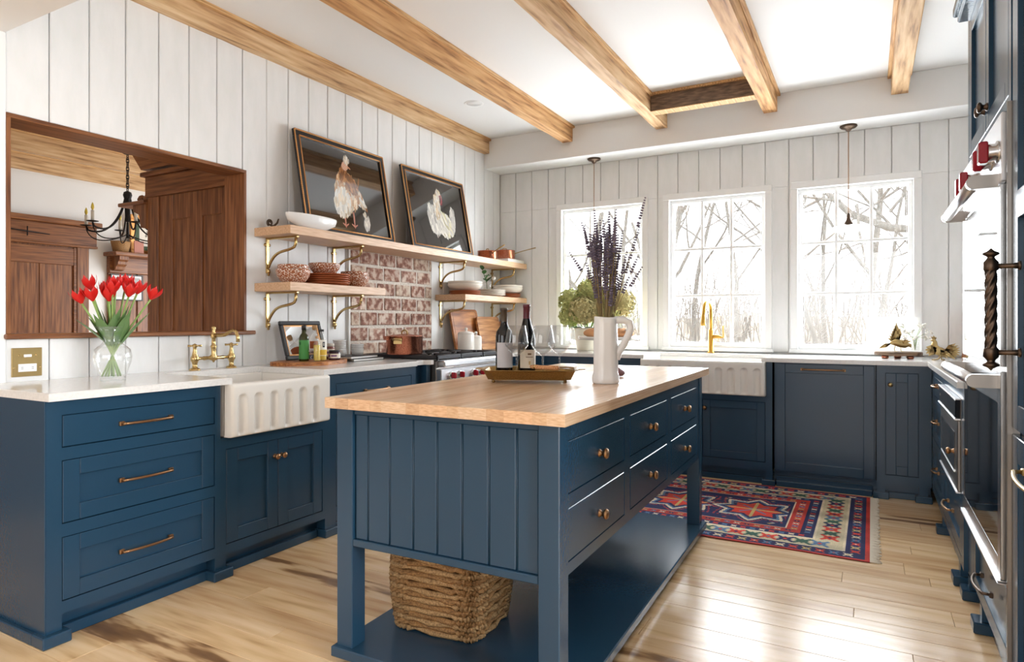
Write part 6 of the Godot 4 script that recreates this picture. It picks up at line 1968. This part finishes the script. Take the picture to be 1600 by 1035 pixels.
	part("canvas", bx(Vector3(-0.006, 0.001, -0.12), Vector3(0.012, 0.33, 0.1), 0.002), M.linen, cb)
	part("edge", bx(Vector3(-0.012, 0.001, -0.12), Vector3(-0.006, 0.33, 0.1), 0.001), M.acacia_light, cb)
	var sb = thing("brass_block", "small square brass block on the counter behind the rooster", "ornament", Vector3(3.80, 0.9155, 0.42), 0.1)
	part("block", bx(Vector3(-0.035, 0, -0.02), Vector3(0.045, 0.075, 0.02), 0.003), M.brass_dull, sb)

func feathers(st: SurfaceTool, root: Vector3, tips: Array, w: float) -> void:
	for tp in tips:
		var d: Vector3 = tp - root
		var side = d.cross(Vector3(0.2, 0.1, 1)).normalized() * w
		var n = d.cross(side).normalized() * 0.003
		var m = root + d * 0.55
		for s in [-1.0, 1.0]:
			tri(st, root + n * s, m + side + n * s, tp)
			tri(st, root + n * s, tp, m - side + n * s)
			tri(st, root + n * s, m - side + n * s, m + side + n * s)

func metal_bird(at: Vector3) -> void:
	var t = thing("brass_bird", "brass bird figure with raised wings, bending down on the wood slice", "figurine", at, 0.1)
	var st = tube(S(), [Vector3(-0.05, 0.06, 0), Vector3(-0.02, 0.066, 0), Vector3(0.02, 0.056, 0), Vector3(0.045, 0.046, 0), Vector3(0.062, 0.05, 0), Vector3(0.072, 0.045, 0), Vector3(0.078, 0.03, 0)], [0.008, 0.024, 0.028, 0.02, 0.014, 0.013, 0.002], 12)
	part("body", done(st), M.brass_dull, t)
	var w = S()
	var tips = []
	for k in 7:
		tips.append(Vector3(-0.064 + 0.009 * k, 0.095 + 0.019 * k, -0.01 - 0.002 * k))
	tips.append(Vector3(0.012, 0.17, -0.012))
	feathers(w, Vector3(0.004, 0.066, -0.01), tips, 0.015)
	part("wing", done(w), M.brass_dull, t)
	w = S()
	feathers(w, Vector3(0.01, 0.066, 0.012), [Vector3(0.06, 0.085, 0.03), Vector3(0.078, 0.075, 0.03), Vector3(0.05, 0.07, 0.04)], 0.01)
	part("wing", done(w), M.brass_dull, t)
	w = S()
	feathers(w, Vector3(-0.035, 0.062, 0), [Vector3(-0.12, 0.02, 0.0), Vector3(-0.115, 0.03, 0.014), Vector3(-0.11, 0.022, -0.012)], 0.012)
	part("tail", done(w), M.brass_dull, t)
	for s in [-1.0, 1.0]:
		part("leg", tb([Vector3(s * 0.016, 0.045, 0.008 * s), Vector3(s * 0.018 - 0.004, 0.018, 0.01 * s), Vector3(s * 0.018, 0.002, 0.01 * s), Vector3(s * 0.018 + 0.014, 0.001, 0.01 * s)], 0.003, 6), M.brass_dull, t)

func metal_rooster(at: Vector3) -> void:
	var t = thing("brass_rooster", "brass rooster figure with fanned tail on the counter by the ovens", "figurine", at, 0.05)
	var st = tube(S(), [Vector3(0.035, 0.06, 0), Vector3(0.01, 0.055, 0), Vector3(-0.02, 0.066, 0), Vector3(-0.032, 0.095, 0), Vector3(-0.03, 0.122, 0), Vector3(-0.036, 0.135, 0), Vector3(-0.052, 0.13, 0)], [0.012, 0.03, 0.03, 0.021, 0.015, 0.013, 0.002], 12)
	part("body", done(st), M.brass_dull, t)
	var w = S()
	feathers(w, Vector3(-0.028, 0.136, 0), [Vector3(-0.05, 0.158, 0), Vector3(-0.036, 0.165, 0), Vector3(-0.02, 0.155, 0)], 0.006)
	part("comb", done(w), M.brass_dull, t)
	w = S()
	var tips = []
	for k in 8:
		var a = 0.75 - 0.22 * k
		tips.append(Vector3(0.02 + 0.095 * cos(a), 0.062 + 0.075 * sin(a), 0.01 * (k % 3)))
	feathers(w, Vector3(0.02, 0.062, 0.012), tips, 0.014)
	part("tail", done(w), M.brass_dull, t)
	w = S()
	feathers(w, Vector3(-0.015, 0.078, 0.02), [Vector3(-0.085, 0.088, 0.05), Vector3(-0.09, 0.068, 0.05), Vector3(-0.085, 0.045, 0.05), Vector3(-0.07, 0.03, 0.05)], 0.018)
	feathers(w, Vector3(0.0, 0.07, 0.025), [Vector3(0.02, 0.02, 0.045), Vector3(0.04, 0.015, 0.045), Vector3(0.055, 0.022, 0.045), Vector3(0.06, 0.035, 0.04)], 0.012)
	part("wing", done(w), M.brass_dull, t)
	part("leg", tb([Vector3(0.0, 0.04, 0.0), Vector3(-0.004, 0.01, 0.0), Vector3(-0.03, 0.002, 0.006), Vector3(-0.045, 0.001, 0.008)], 0.004, 6), M.brass_dull, t)
	part("leg", tb([Vector3(0.012, 0.04, -0.01), Vector3(0.01, 0.01, -0.012), Vector3(0.012, 0.0015, -0.012), Vector3(0.03, 0.001, -0.012)], 0.004, 6), M.brass_dull, t)

# ---------------------------------------------------------------- the dining room seen through the pass-through
func dining() -> void:
	for i in 4:
		var x = -1.70 - 0.84 * i
		var b = thing("ceiling_beam", "rough wooden beam on the dining room ceiling seen through the pass-through", "beam", Vector3(x, 2.695, 3.0), 0.0, "dining room ceiling beams")
		part("timber", bx(Vector3(-0.05, 0.0, -2.98), Vector3(0.05, 0.165, 2.9), 0.004), M.beam, b)
		part("batten", bx(Vector3(0.05, 0.145, -2.98), Vector3(0.07, 0.165, 2.9), 0.002), M.ledge, b)
	# panelled oak door and wall on the far side
	var X = -4.218
	var d = Node3D.new()
	d.name = "door_1"
	d.set_meta("kind", "structure")
	add_child(d)
	d.position = Vector3(X, 0, 2.28)
	d.rotation.y = PI / 2
	# seen from the kitchen: local x to the right, z outwards
	part("casing", boxes([[Vector3(-0.62, 0, 0), Vector3(-0.50, 1.97, 0.03)], [Vector3(0.52, 0, 0), Vector3(0.64, 1.97, 0.03)]], 0.004), M.oak_v, d)
	part("header", boxes([[Vector3(-0.75, 1.985, 0.0), Vector3(0.72, 2.19, 0.035)], [Vector3(-0.78, 2.19, 0), Vector3(0.75, 2.245, 0.09)], [Vector3(-0.75, 1.965, 0), Vector3(0.72, 1.99, 0.055)]], 0.006), M.oak_z, d)
	part("leaf_frame", boxes([[Vector3(-0.50, 0, 0), Vector3(-0.47, 1.96, 0.022)], [Vector3(0.49, 0, 0), Vector3(0.52, 1.96, 0.022)], [Vector3(-0.47, 1.77, 0), Vector3(0.49, 1.95, 0.02)]], 0.003), M.oak_z, d)
	for k in 3:
		part("plank", bx(Vector3(-0.465 + 0.318 * k, 0.05, 0.002), Vector3(-0.465 + 0.318 * k + 0.296, 1.77, 0.012), 0.004), M.oak_v, d)
	part("backing", bx(Vector3(-0.5, 0, -0.002), Vector3(0.52, 1.965, 0.004), 0.0), M.oak_door, d)
	# old rod hanging over the door
	var rod = thing("iron_rod", "thin dark iron rod hung along the oak door header in the dining room", "rod", Vector3(X + 0.06, 2.085, 2.36), PI / 2)
	part("rod", tb([Vector3(-0.5, 0.035, 0), Vector3(0.0, 0.0, 0), Vector3(0.32, -0.015, 0)], [0.006, 0.007, 0.005], 8), M.iron, rod)
	part("cross_piece", tb([Vector3(0.12, 0.045, 0), Vector3(0.12, -0.05, 0)], 0.006, 8), M.iron, rod)
	# oak mantel to the right of the door
	var mt = thing("mantel", "carved oak mantel shelf on corbels over an oak panelled chimney breast", "mantel", Vector3(X, 0.2, 0.98), PI / 2)
	part("shelf", bx(Vector3(-0.50, 1.70, 0), Vector3(1.2, 1.745, 0.24), 0.008), M.oak_z, mt)
	part("frieze", bx(Vector3(-0.46, 1.52, 0), Vector3(1.2, 1.70, 0.06), 0.004), M.oak_z, mt)
	for x in [-0.38, 0.36, 1.0]:
		part("corbel", done(prism(S(), PackedVector2Array([Vector2(0.06, 1.70), Vector2(0.2, 1.70), Vector2(0.2, 1.66), Vector2(0.17, 1.64), Vector2(0.165, 1.61), Vector2(0.13, 1.585), Vector2(0.12, 1.555), Vector2(0.06, 1.54)]), x - 0.05, x + 0.05, Transform3D(Basis(Vector3(0, 0, 1), Vector3(0, 1, 0), Vector3(-1, 0, 0)), Vector3.ZERO) * Transform3D(Basis.from_scale(Vector3(1, 1, -1)), Vector3.ZERO))), M.oak_v, mt)
	for k in 5:
		part("panel_board", bx(Vector3(-0.46 + 0.33 * k, -0.2, 0), Vector3(-0.46 + 0.33 * k + 0.312, 1.52, 0.03), 0.004), M.oak_v, mt)
	var ym = 1.9455
	var bs = part("small_basket", lt([Vector2(0, 0), Vector2(0.09, 0), Vector2(0.12, 0.10), Vector2(0.115, 0.10), Vector2(0.08, 0.01), Vector2(0, 0.01)], 20), M.wicker[1], self)
	bs.position = Vector3(X + 0.13, ym, 1.36)
	bs.scale = Vector3(0.7, 1.2, 0.88)
	tag(bs, "small wicker basket at the end of the oak mantel", "basket")
	var ph = part("small_photo", bx(Vector3(0, 0, -0.055), Vector3(0.012, 0.14, 0.055), 0.002), mat(c8(176, 110, 90), 0.5), self)
	ph.position = Vector3(X + 0.18, ym, 1.19)
	tag(ph, "small reddish photograph standing on the oak mantel", "photograph")
	var fp = thing("framed_drawing", "drawing in a gilt and green frame leaning above the oak mantel", "picture", Vector3(X + 0.07, ym, 0.93), PI / 2)
	part("frame", boxes([[Vector3(-0.30, 0, 0), Vector3(0.30, 0.05, 0.03)], [Vector3(-0.30, 0.40, 0), Vector3(0.30, 0.45, 0.03)], [Vector3(-0.30, 0.05, 0), Vector3(-0.25, 0.40, 0.03)], [Vector3(0.25, 0.05, 0), Vector3(0.30, 0.40, 0.03)]], 0.004), M.gilt, fp)
	part("mount", bx(Vector3(-0.25, 0.05, 0.002), Vector3(0.25, 0.40, 0.01), 0.0), mat(c8(70, 90, 66), 0.7), fp)
	var im = Image.create(96, 72, false, Image.FORMAT_RGB8)
	im.fill(c8(226, 220, 208))
	var r = RandomNumberGenerator.new()
	r.seed = 77
	for k in 26:
		blob(im, r.randf_range(20, 80), r.randf_range(24, 60), r.randf_range(3, 9), r.randf_range(2, 5), r.randf() * 3.0, c8(150, 140, 126), c8(110, 100, 90), r)
	var dm = mat(Color.WHITE, 0.6)
	dm.albedo_texture = ImageTexture.create_from_image(im)
	var ds = S()
	ds.set_smooth_group(-1)
	var q = [[Vector3(-0.19, 0.10, 0.0112), Vector2(0, 1)], [Vector3(0.19, 0.10, 0.0112), Vector2(1, 1)], [Vector3(0.19, 0.35, 0.0112), Vector2(1, 0)], [Vector3(-0.19, 0.35, 0.0112), Vector2(0, 0)]]
	for o in [0, 2, 1, 0, 3, 2]:
		ds.set_uv(q[o][1])
		ds.add_vertex(q[o][0])
	part("drawing", done(ds), dm, fp)
	bowl("wooden_bowl", "shallow brown bowl in front of the drawing on the oak mantel", "bowl", Vector3(X + 0.172, ym, 0.92), 0.13, 0.07, M.linen).scale = Vector3(0.5, 1, 1.2)
	var np = thing("framed_print", "black and white print in a thin black frame behind the tulips", "picture", Vector3(X + 0.032, 1.425, 1.24), PI / 2)
	var pi = Image.create(96, 72, false, Image.FORMAT_RGB8)
	pi.fill(c8(222, 222, 220))
	for k in 20:
		pi.fill_rect(Rect2i(10 + k * 4, 6, 2, 12 + (k * 7) % 9), c8(50, 50, 52))
	for k in 9:
		pi.fill_rect(Rect2i(8, 30 + k * 4, 50 + (k * 13) % 30, 1), c8(120, 120, 120))
	var pm = mat(Color.WHITE, 0.4)
	pm.albedo_texture = ImageTexture.create_from_image(pi)
	var pps = S()
	pps.set_smooth_group(-1)
	q = [[Vector3(-0.17, 0.0, 0.0125), Vector2(0, 1)], [Vector3(0.17, 0.0, 0.0125), Vector2(1, 1)], [Vector3(0.17, 0.27, 0.0125), Vector2(1, 0)], [Vector3(-0.17, 0.27, 0.0125), Vector2(0, 0)]]
	for o in [0, 2, 1, 0, 3, 2]:
		pps.set_uv(q[o][1])
		pps.add_vertex(q[o][0])
	part("sheet", done(pps), pm, np)
	part("frame", boxes([[Vector3(-0.182, -0.012, 0), Vector3(0.182, 0.0, 0.018)], [Vector3(-0.182, 0.27, 0), Vector3(0.182, 0.282, 0.018)], [Vector3(-0.182, 0, 0), Vector3(-0.17, 0.27, 0.018)], [Vector3(0.17, 0, 0), Vector3(0.182, 0.27, 0.018)]], 0.002), M.black, np)
	part("back", bx(Vector3(-0.17, 0, 0), Vector3(0.17, 0.27, 0.012), 0.0), M.black, np)
	# chandelier
	var c = thing("chandelier", "black wrought iron chandelier with curved arms and candle bulbs in the dining room", "chandelier", Vector3(-2.53, 1.93, 2.20))
	part("canopy", lt([Vector2(0.0, 0.72), Vector2(0.03, 0.722), Vector2(0.07, 0.745), Vector2(0.075, 0.765), Vector2(0, 0.765)], 24), M.iron, c)
	for k in 9:
		var lk = []
		for i in 13:
			var a = TAU * i / 12
			var v = Vector3(0.011 * cos(a), 0.03 * sin(a), 0)
			lk.append(Vector3(0, 0.70 - 0.036 * k, 0) + (v if k % 2 == 0 else Vector3(0, v.y, v.x)))
		part("chain_link", tb(lk, 0.0042, 6, false), M.iron, c)
	part("stem", lt([Vector2(0, 0.12), Vector2(0.022, 0.13), Vector2(0.02, 0.17), Vector2(0.028, 0.33), Vector2(0.036, 0.36), Vector2(0.03, 0.385), Vector2(0.012, 0.395), Vector2(0, 0.40)], 20), M.iron, c)
	for k in 6:
		var a = TAU * k / 6 + 0.35
		var o = Vector3(cos(a), 0, sin(a))
		var arm = part("arm", tb(bez(o * 0.02 + Vector3(0, 0.34, 0), o * 0.05 + Vector3(0, 0.16, 0), o * 0.16 + Vector3(0, -0.02, 0), o * 0.315 + Vector3(0, 0.045, 0), 16) + [o * 0.33 + Vector3(0, 0.075, 0)], 0.0075, 8), M.iron, c)
		part("lower_scroll", tb(bez(o * 0.33 + Vector3(0, 0.06, 0), o * 0.30 + Vector3(0, -0.09, 0), o * 0.12 + Vector3(0, -0.05, 0), o * 0.01 + Vector3(0, 0.01, 0), 14), 0.005, 6), M.iron, arm)
		part("drip_pan", lt([Vector2(0, 0.075), Vector2(0.045, 0.083), Vector2(0.045, 0.087), Vector2(0, 0.082)], 18, Transform3D(Basis(), o * 0.33)), M.iron, arm)
		part("candle_sleeve", lt([Vector2(0, 0.083), Vector2(0.013, 0.083), Vector2(0.013, 0.175), Vector2(0, 0.176)], 14, Transform3D(Basis(), o * 0.33)), M.linen, arm)
		part("bulb", lt([Vector2(0, 0.176), Vector2(0.008, 0.18), Vector2(0.013, 0.198), Vector2(0.009, 0.222), Vector2(0.002, 0.24), Vector2(0, 0.242)], 14, Transform3D(Basis(), o * 0.33)), M.oil_yellow, arm)
	part("centre_rod", tb([Vector3(0, 0.12, 0), Vector3(0, -0.02, 0)], [0.008, 0.012], 8), M.iron, c)
	# stub wall with a dark oak door just beyond the opening
	var zw = 2.84
	struct("wall_stub", bx(Vector3(-1.16, -0.2, zw - 0.14), Vector3(-0.155, 2.86, zw), 0.0), M.plaster)
	var d2 = Node3D.new()
	d2.name = "door_2"
	d2.set_meta("kind", "structure")
	add_child(d2)
	d2.position = Vector3(-1.13, 0, zw)
	part("casing", boxes([[Vector3(-0.03, 0, 0), Vector3(0.09, 2.03, 0.03)], [Vector3(0.86, 0, 0), Vector3(0.97, 2.03, 0.03)]], 0.004), M.oak_v, d2)
	part("header", boxes([[Vector3(-0.05, 2.03, 0), Vector3(0.97, 2.17, 0.035)], [Vector3(-0.07, 2.17, 0), Vector3(0.97, 2.20, 0.06)]], 0.004), M.oak_x, d2)
	part("leaf_frame", boxes([[Vector3(0.085, 0.02, 0), Vector3(0.23, 2.031, 0.02)], [Vector3(0.73, 0.02, 0), Vector3(0.865, 2.031, 0.02)], [Vector3(0.42, 0.02, 0), Vector3(0.54, 2.02, 0.02)], [Vector3(0.23, 1.86, 0), Vector3(0.73, 2.031, 0.0195)], [Vector3(0.23, 0.9, 0), Vector3(0.73, 1.04, 0.0195)]], 0.004), M.oak_door, d2)
	for k in 2:
		part("panel", bx(Vector3(0.225 + 0.31 * k, 1.03, 0.001), Vector3(0.425 + 0.31 * k, 1.87, 0.01), 0.006), M.oak_door, d2)
	# sloping oak underside above the door
	struct("trim_5", done(prism(S(), PackedVector2Array([Vector2(-1.2, 2.22), Vector2(-0.16, 2.22), Vector2(-0.16, 2.70), Vector2(-1.62, 2.70)]), zw + 0.0, zw + 0.05)), M.oak_x)
	var ks = thing("corner_shelf", "small oak shelf on a corbel at the end of the dark oak doorway", "shelf", Vector3(-1.16, 1.985, zw + 0.02))
	part("board", bx(Vector3(-0.30, 0.0, -0.14), Vector3(0.0, 0.025, 0.04), 0.004), M.oak_x, ks)
	part("corbel", done(prism(S(), PackedVector2Array([Vector2(0, 0), Vector2(-0.15, 0), Vector2(-0.15, -0.04), Vector2(-0.08, -0.07), Vector2(-0.06, -0.16), Vector2(0, -0.17)]), -0.12, 0.02)), M.oak_door, ks)
	for k in 2:
		var p = part(numbered("pine_cone"), lt([Vector2(0, 0), Vector2(0.025, 0.008), Vector2(0.032, 0.025), Vector2(0.02, 0.05), Vector2(0, 0.06)], 12), M.oak_door, self)
		p.position = Vector3(-1.30 + 0.07 * k, 2.0105, zw - 0.02)
		tag(p, "small round brown pine cone on the oak corner shelf", "pine cone", "pine cones on the corner shelf")
